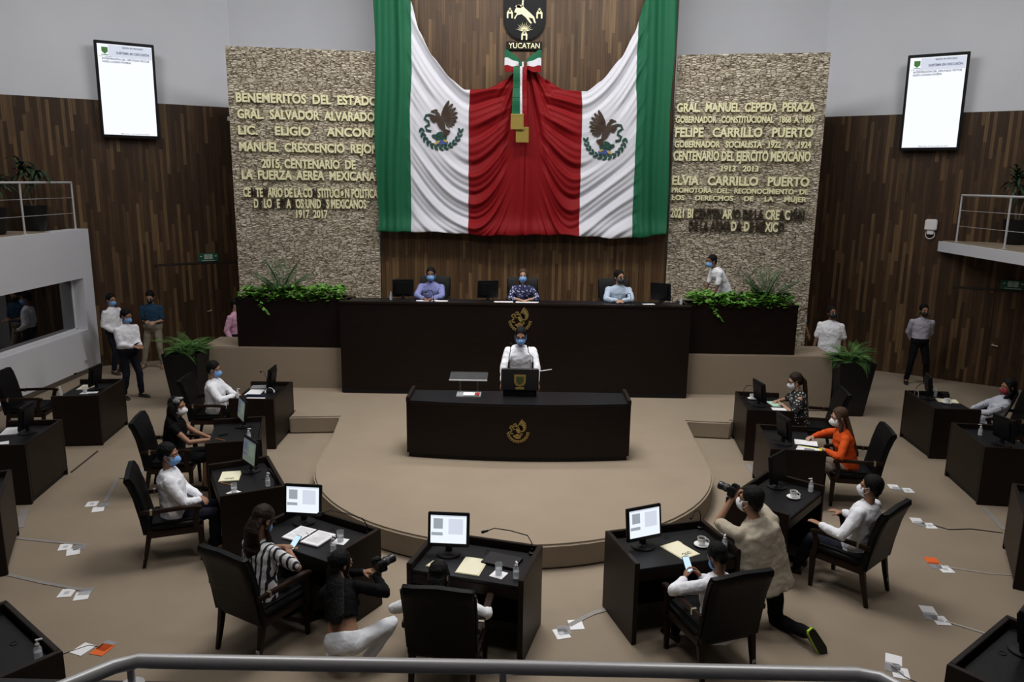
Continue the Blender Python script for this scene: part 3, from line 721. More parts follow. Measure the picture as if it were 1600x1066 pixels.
def make_chair():
    t = thing('armchair', '', 'armchair', group='black leather armchairs')
    for s in (-1, 1):
        b = MB(); b.loft([[V((s*.27 + x*k, .25 + y*k, z)) for x, y in ((-.5, -.5), (.5, -.5), (.5, .5), (-.5, .5))] for z, k in ((0, .036), (.2, .046), (.40, .058))]); b.build('leg', cwood, t, bevel=.004)
        b = MB(); b.loft([[V((s*.265 + x*k, yy + y*k, z)) for x, y in ((-.5, -.5), (.5, -.5), (.5, .5), (-.5, .5))] for z, yy, k in ((0, -.36, .036), (.2, -.315, .048), (.44, -.27, .06))]); b.build('leg', cwood, t, bevel=.004)
    b = MB(); b.box((0, -.01, .385), (.60, .58, .07)); b.build('seat_frame', cwood, t, bevel=.01)
    b = MB(); b.box((0, .0, .455), (.56, .56, .10)); b.build('seat', leather, t, smooth=True, bevel=.035, bseg=3)
    prof = [(-.235, .40), (-.28, .60), (-.33, .85), (-.385, 1.02), (-.43, 1.09), (-.48, 1.085), (-.49, 1.04), (-.46, .98), (-.415, .84), (-.365, .6), (-.33, .40)]
    b = MB(); rings = []
    for x, k in ((-.29, .90), (-.275, .99), (-.2, 1), (0, 1.012), (.2, 1), (.275, .99), (.29, .90)):
        rings.append([V((x*(1 + .05*(z-.4)), -.36 + (y+.36)*(1 if abs(x) < .28 else .8), .4 + (z-.4)*(.985 if abs(x) > .28 else 1) + (.012 if x == 0 and z > 1 else 0))) for y, z in prof])
    b.loft(rings); b.build('backrest', leather, t, smooth=True)
    for s in (-1, 1):
        b = MB(); b.tube([(s*.305, -.45, 1.05), (s*.302, -.37, .8), (s*.295, -.31, .45)], [.012, .014, .014]); b.build('back_piping', leather, t, smooth=True)
    for s in (-1, 1):
        b = MB()
        sec = lambda x, y, z, w, h: [V((x-w, y, z-h)), V((x+w, y, z-h)), V((x+w, y, z+h)), V((x-w, y, z+h))]
        b.loft([sec(s*.315, -.36, .67, .018, .025), sec(s*.322, -.2, .675, .022, .022), sec(s*.325, .05, .68, .03, .018), sec(s*.32, .2, .675, .032, .018), sec(s*.315, .28, .655, .026, .02)])
        b.loft([[V((s*.315 + x, yy + y, z)) for x, y in ((-.02, -.03), (.02, -.03), (.02, .03), (-.02, .03))] for z, yy in ((.66, .235), (.55, .205), (.45, .215), (.38, .23))])
        a = b.build('armrest', cwood, t, smooth=True, bevel=.006)
        b = MB(); b.loft([sec(s*.32, -.25, .673, .0245, .0285), sec(s*.32, -.225, .673, .0245, .0285)]); b.build('metal_ring', brass, a)
    b = MB(); b.box((.265, -.352, .13), (.042, .004, .05)); b.build('inventory_tag', mat('tag_grey', (.45, .45, .46), .6), t)
    return Proto(t)
def make_monitor(name='monitor', lit=True, group='desk monitors'):
    t = thing(name, '', 'monitor', group=group)
    b = MB(); b.lathe([(.12, 0), (.12, .012), (.05, .02), (.03, .03)], n=20); b.box((0, .01, .1), (.06, .03, .16)); b.build('stand', black, t, bevel=.003)
    ti = M.Rotation(R(-8), 3, 'X'); c = V((0, -.01, .245))
    b = MB(); b.box(c + V((0, .018, 0)), (.40, .034, .335), ti); b.box(c + V((0, .045, 0)), (.30, .03, .24), ti); b.build('housing', black, t, bevel=.006)
    b = MB(); b.box(c + ti @ V((0, -.001, .008)), (.345, .004, .27), ti); sc_ = b.build('screen', lit, t)
    if lit is not black:
        for nm, mm, x, z, w_, h_ in (('toolbar', scrband if lit is scr else scrtext, 0, .13, .345, .012), ('text_panel', scrgrey if lit is scr else scrtext, -.1, .055, .09, .10), ('text_panel', scrgrey if lit is scr else scrtext, -.11, -.045, .11, .03), ('text_panel', scrband if lit is scr else scrdim2, .07, .03, .14, .15)):
            b = MB(); b.box(c + ti @ V((x, -.004, .008 + z)), (w_, .002, h_), ti); b.build(nm, mm, sc_)
    return Proto(t)
def make_sanitizer():
    t = thing('sanitizer_bottle', '', 'bottle', group='hand sanitizer bottles')
    b = MB(); b.lathe([(.022, 0), (.029, .004), (.029, .085), (.024, .105), (.012, .115), (.012, .122)], n=16); b.build('bottle', clear, t, smooth=True)
    b = MB(); b.lathe([(.024, .004), (.026, .008), (.026, .07), (.0, .071)], n=14); b.build('gel', water, t, smooth=True)
    b = MB(); b.lathe([(.015, .118), (.015, .135), (.006, .137), (.006, .16)], n=12); b.box((0, -.014, .163), (.014, .046, .011)); b.build('pump', whitep, t, bevel=.002)
    return Proto(t)
def make_cup():
    t = thing('coffee_cup', '', 'cup', group='white coffee cups on saucers')
    b = MB(); b.lathe([(.03, .012), (.034, .02), (.042, .05), (.044, .078), (.041, .078), (.039, .05), (.028, .02)], n=20); b.build('cup', china, t, smooth=True)
    b = MB(); b.lathe([(.0, .062), (.0395, .063)], n=18); b.build('coffee', coffee, t)
    b = MB(); b.tube([(.043 + .028*sin(a)*1.0, 0, .047 + .022*cos(a)) for a in [pi*i/8 for i in range(9)]], .0055, 8); b.build('handle', china, t, smooth=True)
    return Proto(t)
def make_saucer():
    t = thing('saucer', '', 'saucer', group='white saucers')
    b = MB(); b.lathe([(.035, 0), (.04, .003), (.072, .014), (.076, .018), (.07, .017), (.04, .008), (.03, .007)], n=24); b.build('dish', china, t, smooth=True)
    return Proto(t)
def make_glass():
    t = thing('water_glass', '', 'glass', group='glasses of water')
    b = MB(); b.lathe([(.031, 0), (.035, .11), (.0335, .11), (.030, .008), (.0, .006)], n=20); b.build('glass', glassm, t, smooth=True)
    b = MB(); b.lathe([(.029, .009), (.0315, .06), (.0, .061)], n=18); b.build('water', water, t, smooth=True)
    return Proto(t)
def make_mic(bend):
    t = thing('desk_microphone', '', 'microphone', group='gooseneck desk microphones')
    b = MB(); b.lathe([(.03, 0), (.03, .02), (.012, .028), (.01, .06)], n=12); b.build('base', black, t, smooth=True)
    b = MB(); b.tube([(0, 0, .05), (0, 0, .12), (-.04, -.02, .2), (-.2, -.08, .26), (-.34, -.13, .29), (-.4, -.155, .27)] if bend else [(0, 0, .05), (0, 0, .15), (-.05, -.04, .23), (-.13, -.1, .25), (-.18, -.14, .23)], .005); b.build('gooseneck', black, t, smooth=True)
    e, d = (V((-.4, -.155, .27)), V((-.045, -.018, -.012))) if bend else (V((-.18, -.14, .23)), V((-.03, -.025, -.015)))
    b = MB(); b.tube([e, e + d], [.011, .016], round_=True); b.build('mic_head', black, t, smooth=True)
    return Proto(t)
def make_folder():
    t = thing('cream_folder', '', 'folder', group='cream paper folders')
    b = MB(); b.prism([(-.115, -.16), (.115, -.16), (.115, .09), (.125, .1), (.125, .15), (.115, .16), (-.115, .16)], (0, 0, 0), (1, 0, 0), (0, 1, 0), .006); b.build('cover', cream, t)
    b = MB(); b.box((-.002, -.006, .0085), (.21, .3, .003)); b.build('sheet', mat('cream_sheet', (.80, .76, .57), .75), t)
    return t
desk, chair = make_desk(), make_chair()
mon_lit, mon_dim, mon_off = make_monitor(lit=scr), make_monitor(lit=scrdim), make_monitor(lit=black)
san, cup, saucer, glass, mic_long, mic_short = make_sanitizer(), make_cup(), make_saucer(), make_glass(), make_mic(True), make_mic(False)
folder_plain = Proto(make_folder())
tf = make_folder()
b = MB()
for s in (-1, 1):
    b.prism(strip([(s*(.02 + .035*t), -.10 + .02*sin(t*5) + .03*t) for t in [i/6 for i in range(7)]], .004), (0, 0, .0102), (1, 0, 0), (0, 1, 0), .0006)
    b.prism(strip([(s*.015*t, -.075 - .02*t) for t in (0, .5, 1)], .003), (0, 0, .0102), (1, 0, 0), (0, 1, 0), .0006)
b.prism(strip([(-.05, -.115), (0, -.105), (.05, -.115)], .004), (0, 0, .0102), (1, 0, 0), (0, 1, 0), .0006)
b.build('printed_mark', black, tf); folder_mark = Proto(tf)

# ------------------------------------------------------------------ the desks, their chairs and what lies on them
DK = dict(C=(-.40, 6.74, -15), R1=(1.515, 7.11, 17), L4=(-2.06, 7.20, -29.5), L3=(-3.26, 8.62, -62), L2=(-3.99, 10.31, -74), L1=(-4.32, 12.37, -89),
    R4=(3.96, 12.2, 84.4), R3=(3.77, 10.37, 83), R2=(2.965, 8.41, 50), OL1=(-7.22, 12.36, -82.7), OL2=(-6.92, 10.02, -82), OL3=(-6.16, 8.0, -62.5),
    OL4=(-4.03, 5.15, -38), OR1=(6.98, 12.46, 87), OR2=(6.75, 10.6, 83), OR3=(5.98, 8.15, 64), OR4=(3.84, 5.23, 39))
WHO = dict(C='the woman in white lace blouse', R1='the man with the lit phone', L4='the woman in striped top', L3='the man with clasped hands', L2='the grey-haired woman in black',
    L1='the man with a silver laptop', R4='the woman in polka-dot dress', R3='the woman in orange jacket', R2='the man leaning back in white mask')
DL = dict(OL1='dark outer desk in front of the empty chair by the booth', OL2='dark outer desk with printed sheets, second along the booth side', OL3='dark outer desk cut by the picture edge at mid left',
    OL4='dark outer desk in the bottom left corner', OR1='dark outer desk of the person in red mask', OR2='bare-topped outer desk just in front of the red-masked person',
    OR3='outer desk cut by the picture edge at mid right', OR4='dark outer desk in the bottom right corner')
WP = dict(OL1='the desk before the empty chair', OL2='the outer desk with printed sheets', OL4='the bottom left corner desk', OR1='the desk of the red-masked person', OR2='the bare outer desk', OR4='the bottom right corner desk')
for k, v in WHO.items(): WP[k] = 'the desk of ' + v; DL[k] = 'dark wooden desk of ' + v
for k, (x, y, a) in DK.items(): desk.put((x, y, 0), a, DL[k])
def on(k, lx, ly, z=.771):
    x, y, a = DK[k]; a = R(a)
    return (x + lx*cos(a) - ly*sin(a), y + lx*sin(a) + ly*cos(a), z)
for k, lx, ly, rz in (('C', -.30, .06, 12),): mon_lit.put(on(k, lx, ly), DK[k][2] + rz, 'lit monitor facing the viewer on ' + WP[k])
mon_lit.put(on('L4', -.32, .17), DK['L4'][2] + 25, 'lit monitor on ' + WP['L4'])
mon_lit.put(on('R1', -.27, .08), DK['R1'][2] + 8, 'lit monitor on ' + WP['R1'])
mon_dim.put(on('L3', -.28, .10), DK['L3'][2] + 14, 'monitor with a dim greenish screen on ' + WP['L3'])
mon_dim.put(on('L2', -.33, .06), DK['L2'][2] + 17, 'monitor with a dim greenish screen on ' + WP['L2'])
for k, lx, ly, rz, d in (('L1', -.2, .10, 0, 'black monitor seen edge-on'), ('R2', .30, .12, -3, 'black monitor seen edge-on'), ('R3', -.10, .10, 15, 'black monitor seen from behind'), ('R4', -.05, .08, 15, 'black monitor seen from behind'),
    ('OL1', -.12, .06, -5, 'black monitor seen edge-on'), ('OL2', -.16, .06, 0, 'black monitor seen edge-on'), ('OR1', .3, .08, -12, 'black monitor seen edge-on'), ('OR2', -.2, -.02, 15, 'black monitor seen from behind'), ('OR4', .22, .1, 5, 'black monitor seen edge-on')):
    mon_off.put(on(k, lx, ly), DK[k][2] + rz, d + ' on ' + WP[k])
for k, lx, ly, rz in (('C', .45, -.21, 20), ('L4', .40, -.16, 60), ('L3', .30, .20, 60), ('L2', .32, .18, 80), ('L1', .30, -.30, 90), ('R1', .47, -.20, -30), ('R2', .42, -.24, -80), ('OL1', .30, -.32, 0), ('OL2', .40, -.12, 0), ('OL4', .42, .24, 120), ('OR1', .43, -.1, -90), ('OR2', .2, .1, -90)):
    san.put(on(k, lx, ly), rz, 'white-pumped sanitizer bottle on ' + WP[k])
tag(san.put(on('OL4', .42, -.05), 40, 'second hand sanitizer bottle at the picture edge on the bottom left corner desk'))
for k, lx, ly, rz in (('R1', .30, -.06, -10), ('R2', .10, -.16, -30), ('R4', .33, .12, 0), ('OR1', .02, -.1, 0)):
    saucer.put(on(k, lx, ly), 0, 'white saucer under the cup on ' + WP[k])
    cup.put(on(k, lx, ly, .779), rz, 'white coffee cup on ' + WP[k])
def slab(name, cat, label, k, lx, ly, rz, w, d, h, m_, z=.771, group=None, bevel=0):
    b = MB(); b.box((0, 0, h/2), (w, d, h)); o = b.build(name, m_, bevel=bevel)
    o.location = on(k, lx, ly, z); o.rotation_euler = (0, 0, R(DK[k][2] + rz)); return tag(o, label, cat, group)
for k, lx, ly, rz in (('C', .28, -.19, -12), ('L4', .31, .04, 15), ('L3', .34, -.18, 30), ('OL1', .12, -.02, 0)):
    slab('napkin', 'napkin', 'paper napkin under the glass on ' + WP[k], k, lx, ly, rz, .13, .13, .002, white, group='napkins')
    glass.put(on(k, lx, ly, .774), 0, 'glass of water on ' + WP[k])
folder_plain.put(on('C', 0, -.12), -14, 'cream folder on ' + WP['C'])
folder_mark.put(on('R1', .04, -.10), 32, 'cream folder with black mark on ' + WP['R1'])
folder_mark.put(on('L3', -.20, -.15), -62 + 75, 'cream folder with black mark on ' + WP['L3'])
folder_plain.put(on('OL1', -.25, -.14), 10, 'cream folder on ' + WP['OL1'])
folder_plain.put(on('OR1', .18, -.18), 75, 'cream folder beside the cup on ' + WP['OR1'])
mic_long.put(on('C', .47, .28), -12, 'long gooseneck microphone reaching over ' + WP['C'])
mic_long.put(on('L4', .47, .26), -16, 'long gooseneck microphone over the notebook on ' + WP['L4'])
for k, lx, ly, rz in (('L3', .42, .26, -60), ('L1', -.42, -.05, -89), ('R1', .48, .29, 17), ('R4', .4, .25, 84), ('OL1', -.42, -.1, -10), ('OR1', .45, .22, 87)):
    mic_short.put(on(k, lx, ly), rz, 'short gooseneck microphone on ' + WP[k])
# single items
t = thing('black_laptop', 'closed black laptop on ' + WP['C'], 'laptop', on('C', .24, .05), -22)
b = MB(); b.box((0, 0, .008), (.34, .23, .014)); b.build('base', black, t, bevel=.004)
b = MB(); b.box((0, 0, .019), (.34, .23, .008)); b.build('lid', mat('laptop_slate', (.013, .014, .018), .4), t, bevel=.004)
t = thing('silver_laptop', 'closed silver laptop by the monitor on ' + WP['L1'], 'laptop', on('L1', -.38, -.14), 8)
b = MB(); b.box((0, 0, .006), (.32, .22, .012)); b.build('base', chrome, t, bevel=.004)
b = MB(); b.box((0, 0, .016), (.32, .22, .006)); b.build('lid', mat('laptop_silver', (.42, .43, .45), .4, .5), t, bevel=.003)
t = thing('patterned_phone', 'phone in a cream patterned case on ' + WP['C'], 'phone', on('C', -.36, -.18), -30)
b = MB(); b.box((0, 0, .005), (.078, .155, .01)); b.build('case', pattern_mat('phone_pattern', (.72, .66, .42), (.12, .13, .15), 'dot', 45), t, bevel=.004)
b = MB(); b.box((-.018, .055, .0115), (.03, .03, .003)); b.build('camera_bump', black, t)
t = thing('open_notebook', 'open spiral notebook with printed pages on ' + WP['L4'], 'notebook', on('L4', -.02, -.06), -24)
for s in (-1, 1):
    b = MB(); b.box((s*.115, 0, .012), (.22, .29, .018)); pg = b.build('page_block', white, t, bevel=.004)
    b = MB()
    for i in range(14): b.box((s*.115 + (.02 if i % 5 == 4 else 0), .11 - i*.016, .0215), (.16 - (.05 if i % 5 == 4 else 0), .004, .0012))
    b.build('printed_lines', mat('print_grey', (.5, .5, .53), .8), pg)
b = MB()
for i in range(20): b.box((0, -.135 + .0142*i, .018), (.022, .005, .014))
b.build('spiral', black, t)
b = MB(); b.tube([(-.03, .03, .026), (.06, -.02, .026)], .004); o = b.build('white_pen', whitep); o.location = on('L4', -.06, -.05); o.rotation_euler = (0, 0, R(-24)); tag(o, 'slim white pen lying across the open notebook', 'pen')
for k, lx, ly, rz in (('L3', .04, -.22, 20), ('L2', .22, -.20, 30)):
    t = thing('orange_pencil', 'orange pencil on ' + WP[k], 'pencil', on(k, lx, ly), DK[k][2] + rz + 20, 'orange pencils')
    b = MB(); b.tube([(-.09, 0, .004), (.075, 0, .004)], .004, 6); b.build('shaft', mat('pencil_orange', (.6, .2, .04), .5), t)
    b = MB(); b.tube([(.075, 0, .004), (.092, 0, .004)], [.004, .0005], 6); b.build('tip', mat('pencil_tip', (.6, .45, .3), .6), t)
slab('black_remote', 'remote', 'small black handset on ' + WP['L2'], 'L2', .02, -.18, 30, .04, .12, .018, black, bevel=.005)
slab('document', 'document', 'printed sheets with a blue edge on ' + WP['L1'], 'L1', -.06, -.14, 0, .34, .24, .01, white)
slab('document', 'document', 'white sheet at the desk edge on ' + WP['L1'], 'L1', .30, -.02, 0, .12, .30, .004, white)
slab('blue_binder', 'binder', 'dark blue binder edge on ' + WP['L1'], 'L1', .10, -.08, 0, .06, .30, .012, mat('navy_cover', (.012, .02, .06), .5))
t = thing('headset', 'white headset lying on ' + WP['L1'], 'headset', on('L1', -.02, .12, .775), 20)
b = MB(); b.tube([(.07*cos(a), 0, .075*sin(a) + .02) for a in [pi*i/10 for i in range(11)]], .006); b.build('headband', whitep, t, smooth=True)
for s in (-1, 1): b = MB(); b.ell((s*.07, 0, .025), (.014, .028, .03)); b.build('ear_cushion', whitep, t, smooth=True)
slab('yellow_binder', 'binder', 'bright yellow binder with a printed page on ' + WP['R3'], 'R3', -.33, -.19, -20, .24, .31, .012, mat('binder_yellow', (.75, .72, .03), .5))
b = MB(); b.box((0, 0, .0145), (.205, .285, .003)); pg = b.build('printed_page', white); pg.location = on('R3', -.34, -.17); pg.rotation_euler = (0, 0, R(63)); tag(pg, 'printed page with a grey block on the yellow binder', 'paper')
b = MB(); b.box((0, -.02, .0165), (.12, .13, .001)); b.build('printed_block', mat('print_block', (.25, .25, .28), .8), pg)
slab('document', 'document', 'white sheets beside the yellow binder on ' + WP['R3'], 'R3', -.02, -.22, -10, .22, .3, .008, white)
slab('blue_pen_case', 'pen case', 'dark blue strip between the papers on ' + WP['R3'], 'R3', -.16, -.22, -12, .03, .26, .014, mat('navy_cover', ()))
slab('mint_folder', 'folder', 'pale mint folder under the hands on ' + WP['R4'], 'R4', .08, -.22, 10, .3, .22, .008, mat('mint', (.45, .68, .55), .7))
slab('document', 'document', 'white sheet by the monitor edge on ' + WP['R4'], 'R4', -.24, -.2, 0, .2, .22, .006, white)
slab('document', 'document', 'large printed sheet on ' + WP['OL2'], 'OL2', -.26, -.18, 10, .34, .24, .006, white)
slab('document', 'document', 'small creased sheet by the sanitizer on ' + WP['OL2'], 'OL2', .28, -.06, 25, .14, .16, .005, white)
slab('paper_strip', 'paper', 'white strip beside the monitor on ' + WP['OL1'], 'OL1', .10, .1, 5, .10, .14, .004, white)
t = thing('wire_stand', 'small chrome wire frame on ' + WP['OR1'], 'stand', on('OR1', .42, .22), 87)
b = MB(); b.tube([(-.08, 0, .003), (-.06, 0, .1), (.06, 0, .1), (.08, 0, .003)], .004); b.build('wire', chrome, t, smooth=True)
slab('black_box', 'box', 'small black box behind the sanitizer on ' + WP['OR1'], 'OR1', .4, -.24, 0, .1, .12, .08, black, bevel=.006)

# ------------------------------------------------------------------ bench items
def bench_item(name, cat, label, x, y, w, d, h, m_, rz=0):
    b = MB(); b.box((0, 0, h/2), (w, d, h)); o = b.build(name, m_); o.location = (x, y, 2.042); o.rotation_euler = (0, 0, R(rz)); return tag(o, label, cat)
for x, rz, d in ((-2.28, 195, 'next to the man in lilac shirt'), (-.66, 192, 'next to the woman presiding'), (2.62, 148, 'next to the man in pale blue shirt')):
    mon_off.put((x, 14.56, 2.04), rz, 'black monitor on the high bench ' + d)
bench_item('document', 'document', 'white sheets in front of the man in lilac shirt', -1.90, 14.5, .24, .2, .006, white, 8)
bench_item('document', 'document', 'second pile of white sheets before the man in lilac shirt', -1.58, 14.5, .30, .2, .008, white, -6)
bench_item('document', 'document', 'white sheets beside the monitor of the woman presiding', -.36, 14.5, .36, .2, .01, white, 4)
bench_item('document', 'document', 'white sheets under the hands of the woman presiding', .10, 14.48, .46, .22, .01, white, -3)
bench_item('document', 'document', 'white sheets by the tilted monitor on the high bench', 2.40, 14.48, .22, .18, .008, white, 12)
san.put((3.02, 14.6, 2.04), 0, 'hand sanitizer bottle at the planter end of the high bench')
san.put((-2.52, 14.6, 2.04), 0, 'hand sanitizer bottle behind the first monitor on the high bench')
for x, d in ((-1.98, 'man in lilac shirt'), (.02, 'woman presiding'), (1.74, 'man in pale blue shirt')):
    mic_short.put((x + .3, 14.42, 2.04), 25, 'short gooseneck microphone in front of the ' + d)

# ------------------------------------------------------------------ armchairs
def seat_at(k, dist=.62, dx=0, turn=0):
    p = on(k, dx, -dist, 0); return p, DK[k][2] + turn
SEAT = {}
for k, dist, dx, turn in (('C', .66, -.02, 8), ('R1', .72, .02, 3), ('L4', .68, .02, 0), ('L3', .78, -.02, -6), ('L2', .80, .0, -6), ('L1', .86, 0, 6), ('R2', .98, -.02, -2), ('R3', .82, .0, 4), ('R4', .96, -.0, 8)):
    p, a = seat_at(k, dist, dx, turn); SEAT[k] = (p, a)
SEAT['R2'] = ((3.57, 7.80, 0), 43)
SEAT['L2'] = ((-4.80, 10.12, 0), -78)
SEAT['L1'] = ((-5.08, 12.25, 0), -86)
SEAT['OL1'] = ((-8.25, 12.45, 0), -80)
SEAT['OR1'] = ((7.80, 12.22, 0), 76)
SEAT['R4'] = ((4.74, 12.1, 0), 82)
SEAT['R3'] = ((4.55, 10.18, 0), 80)
for k, (p, a) in SEAT.items():
    chair.put(p, a, 'black leather armchair of ' + WHO[k] if k in WHO else ('empty black leather armchair by the white booth wall' if k == 'OL1' else 'black leather armchair of the person in red mask'))
for x, d in ((-1.80, 'man in lilac shirt'), (0.0, 'woman presiding'), (1.86, 'man in pale blue shirt')):
    chair.put((x, 15.35, 1.28), 180, 'black armchair on the high dais behind the ' + d)

# ------------------------------------------------------------------ plants
def leaflet(b, p, d, l, w, up_=V((0, 0, 1))):
    d = d.normalized(); s = d.cross(up_)
    s = s.normalized() if s.length > 1e-3 else V((1, 0, 0)); n = s.cross(d)
    q = [p, p + d*l*.4 + s*w*.5 - n*w*.1, p + d*l, p + d*l*.4 - s*w*.5 - n*w*.1]
    vs = [b.bm.verts.new(x) for x in q]; b.bm.faces.new((vs[0], vs[1], vs[2])); b.bm.faces.new((vs[0], vs[2], vs[3]))
def frond(b, o, az, L_, rise, droop, w, n=16, thin=.28):
    pts = []; p = V(o); el = rise
    for i in range(n+1):
        pts.append(p.copy()); p = p + V((cos(az)*cos(el), sin(az)*cos(el), sin(el)))*(L_/n); el -= droop/n
    for i in range(1, n):
        d = (pts[i+1]-pts[i-1]).normalized(); s = d.cross(V((0, 0, 1))); s = s.normalized() if s.length > .01 else V((1, 0, 0))
        ln = w*sin(pi*min(.97, (i+2)/(n+2)))
        for k in (-1, 1): leaflet(b, pts[i], d*.55 + s*k, ln, ln*thin)
    b.tube([pts[0], pts[n//2], pts[-1]], [.006, .005, .002], 5)
def fern_pot(loc, label):
    t = thing('potted_fern', label, 'potted plant', loc)
    b = MB(); b.loft([[V((x*k, y*k, z)) for x, y in ((-.5, -.5), (.5, -.5), (.5, .5), (-.5, .5))] for z, k in ((0, .46), (1.06, .68), (1.06, .62), (1.0, .61))]); b.build('pot', pot, t, bevel=.01)
    b = MB(); b.box((0, 0, .98), (.6, .6, .02)); b.build('soil', soil, t)
    b = MB()
    for i in range(46): frond(b, (random.uniform(-.15, .15), random.uniform(-.15, .15), 1.0), random.uniform(0, 2*pi), random.uniform(.4, .72), random.uniform(.5, 1.35), random.uniform(.9, 1.9), .10, 18)
    b.build('fronds', fern_leaf, t)
fern_pot((-6.38, 14.25, 0), 'tall black tapered pot of ferns near the man in blue polo')
fern_pot((6.28, 14.42, 0), 'tall black tapered pot of ferns below the man in white short sleeves')
def palm(loc, label, n=18, L_=1.05):
    t = thing('palm', label, 'palm', loc)
    b = MB()
    for i in range(n): frond(b, (0, 0, .0), 2*pi*i/n + random.uniform(-.3, .3), L_*random.uniform(.7, 1.05), random.uniform(.7, 1.5), random.uniform(.5, 1.0), .17, 36, .15)
    b.build('fronds', palm_leaf, t)
    b = MB(); b.tube([(0, 0, -.1), (0, 0, .1)], [.05, .035]); b.build('stem', trunkm, t)
palm((-4.72, 14.95, 1.95), 'small palm rising from the bench planter by the white-shirted men')
palm((4.72, 14.95, 1.95), 'small palm rising from the bench planter by the man leaning on the dais')
def pothos(x0, x1, label):
    b = MB(); rnd = random.Random(3)
    for i in range(1500):
        x = rnd.uniform(x0, x1); y = rnd.uniform(14.5, 15.2); h = .12 + .10*noise.noise(V((x*3, y*4, 1))) + rnd.uniform(-.04, .10)
        if y < 14.62: h -= .08
        az = rnd.uniform(0, 2*pi); d = V((cos(az), sin(az) - .35, rnd.uniform(-.3, .7))); l = rnd.uniform(.07, .125)
        p = V((x, y, 2.0 + max(.0, h))); d.normalize(); s = d.cross(V((0, 0, 1))).normalized(); n = s.cross(d)
        vs = [b.bm.verts.new(q) for q in (p, p + d*l*.18 + s*l*.36 + n*.01, p + d*l*.55 + s*l*.33 + n*.006, p + d*l, p + d*l*.55 - s*l*.33 + n*.006, p + d*l*.18 - s*l*.36 + n*.01)]
        b.bm.faces.new((vs[0], vs[1], vs[2], vs[3])); b.bm.faces.new((vs[0], vs[3], vs[4], vs[5]))
    for x in ((x0 + .42), ):
        for i in range(7):
            leaflet(b, V((x + .02*i, 14.48, 2.0 - .035*i)), V((rnd.uniform(-1, 1), -.4, -.6)), .09, .07)
    tag(b.build('pothos_foliage', green_leaf), label, 'plants', kind='stuff')
pothos(-5.42, -3.5, 'low bright green foliage filling the bench planter by the white-shirted men')
pothos(3.22, 5.15, 'low bright green foliage filling the bench planter by the leaning man')
def dracaena(loc, h, label, n=3, canes=2):
    t = thing('potted_dracaena', label, 'potted plant', loc)
    b = MB(); b.lathe([(.17, 0), (.21, .1), (.24, .5), (.25, .52), (.22, .52), (.21, .46)], n=20); b.build('pot', pot, t, smooth=True)
    b = MB(); b.lathe([(0, .45), (.21, .46)], n=16); b.build('soil', soil, t)
    for c in range(canes):
        b = MB(); tp = V((.14*(c-(canes-1)/2)*2, .05*(c-1), h - .12*c)); b.tube([(.04*(c-.5), 0, .45), tp*.6 + V((0, 0, .1)), tp], [.022, .018, .014]); b.build('cane', trunkm, t, smooth=True)
    b = MB()
    for c in range(canes):
        tp = V((.14*(c-(canes-1)/2)*2, .05*(c-1), h - .12*c))
        for i in range(46):
            az = random.uniform(0, 2*pi); el = random.uniform(-.2, 1.3); p = tp + V((0, 0, random.uniform(-.2, .1))); l = random.uniform(.3, .5); q = []
            for j in range(5):
                q.append(p.copy()); p = p + V((cos(az)*cos(el), sin(az)*cos(el), sin(el)))*l/4; el -= .45
            s = V((-sin(az), cos(az), 0))
            for j in range(4):
                w0, w1 = (.016 + .012*sin(pi*(j+.5)/4.5)), (.016 + .012*sin(pi*(j+1.5)/4.5)) if j < 3 else .001
                b.quad(q[j] + s*w0, q[j] - s*w0, q[j+1] - s*w1, q[j+1] + s*w1)
    b.build('leaves', darkleaf, t)
dracaena((-10.15, 16.05, 3.16), 1.25, 'potted dracaena on the gallery floor near the rail end')
dracaena((-10.2, 14.85, 3.16), 1.1, 'potted dracaena at the picture edge on the gallery')
dracaena((10.2, 16.3, 3.14), 1.35, 'potted dracaena behind the small balcony rail')

# ------------------------------------------------------------------ floor cards, tape and cables
CARDS = [('A', (-5.81, 10.83), (-5.68, 10.63), 20, 'by the chair of the grey-haired woman'), ('B', (-5.71, 9.57), (-5.54, 9.41), 15, 'nearest the second booth-side desk'), ('Cc', (-5.35, 8.35), (-5.19, 8.23), 20, 'beside the desk cut at mid left'),
    ('Dd', (-4.74, 7.33), (-4.55, 7.28), 10, 'in front of the mid left outer desk'), ('E', (-4.02, 6.36), (-3.84, 6.36), -20, 'by the bottom left corner desk'), ('F', (5.46, 10.69), (5.60, 10.56), -10, 'behind the chair of the orange jacket'),
    ('G', (5.22, 9.53), (5.31, 9.38), -10, 'beyond the chair of the man in white mask'), ('H', (4.85, 8.42), (4.9, 8.22), -8, 'by the long wire to the mid right desk'), ('I', (4.25, 7.33), (4.28, 7.14), -10, 'second up from the bottom right corner'),
    ('J', (3.49, 6.46), (3.46, 6.26), -25, 'nearest the bottom right corner desk'), ('K', (.58, 6.93), (.43, 6.77), 8, 'between the two nearest desks')]
orange = mat('orange_card', (.75, .13, .02), .7)
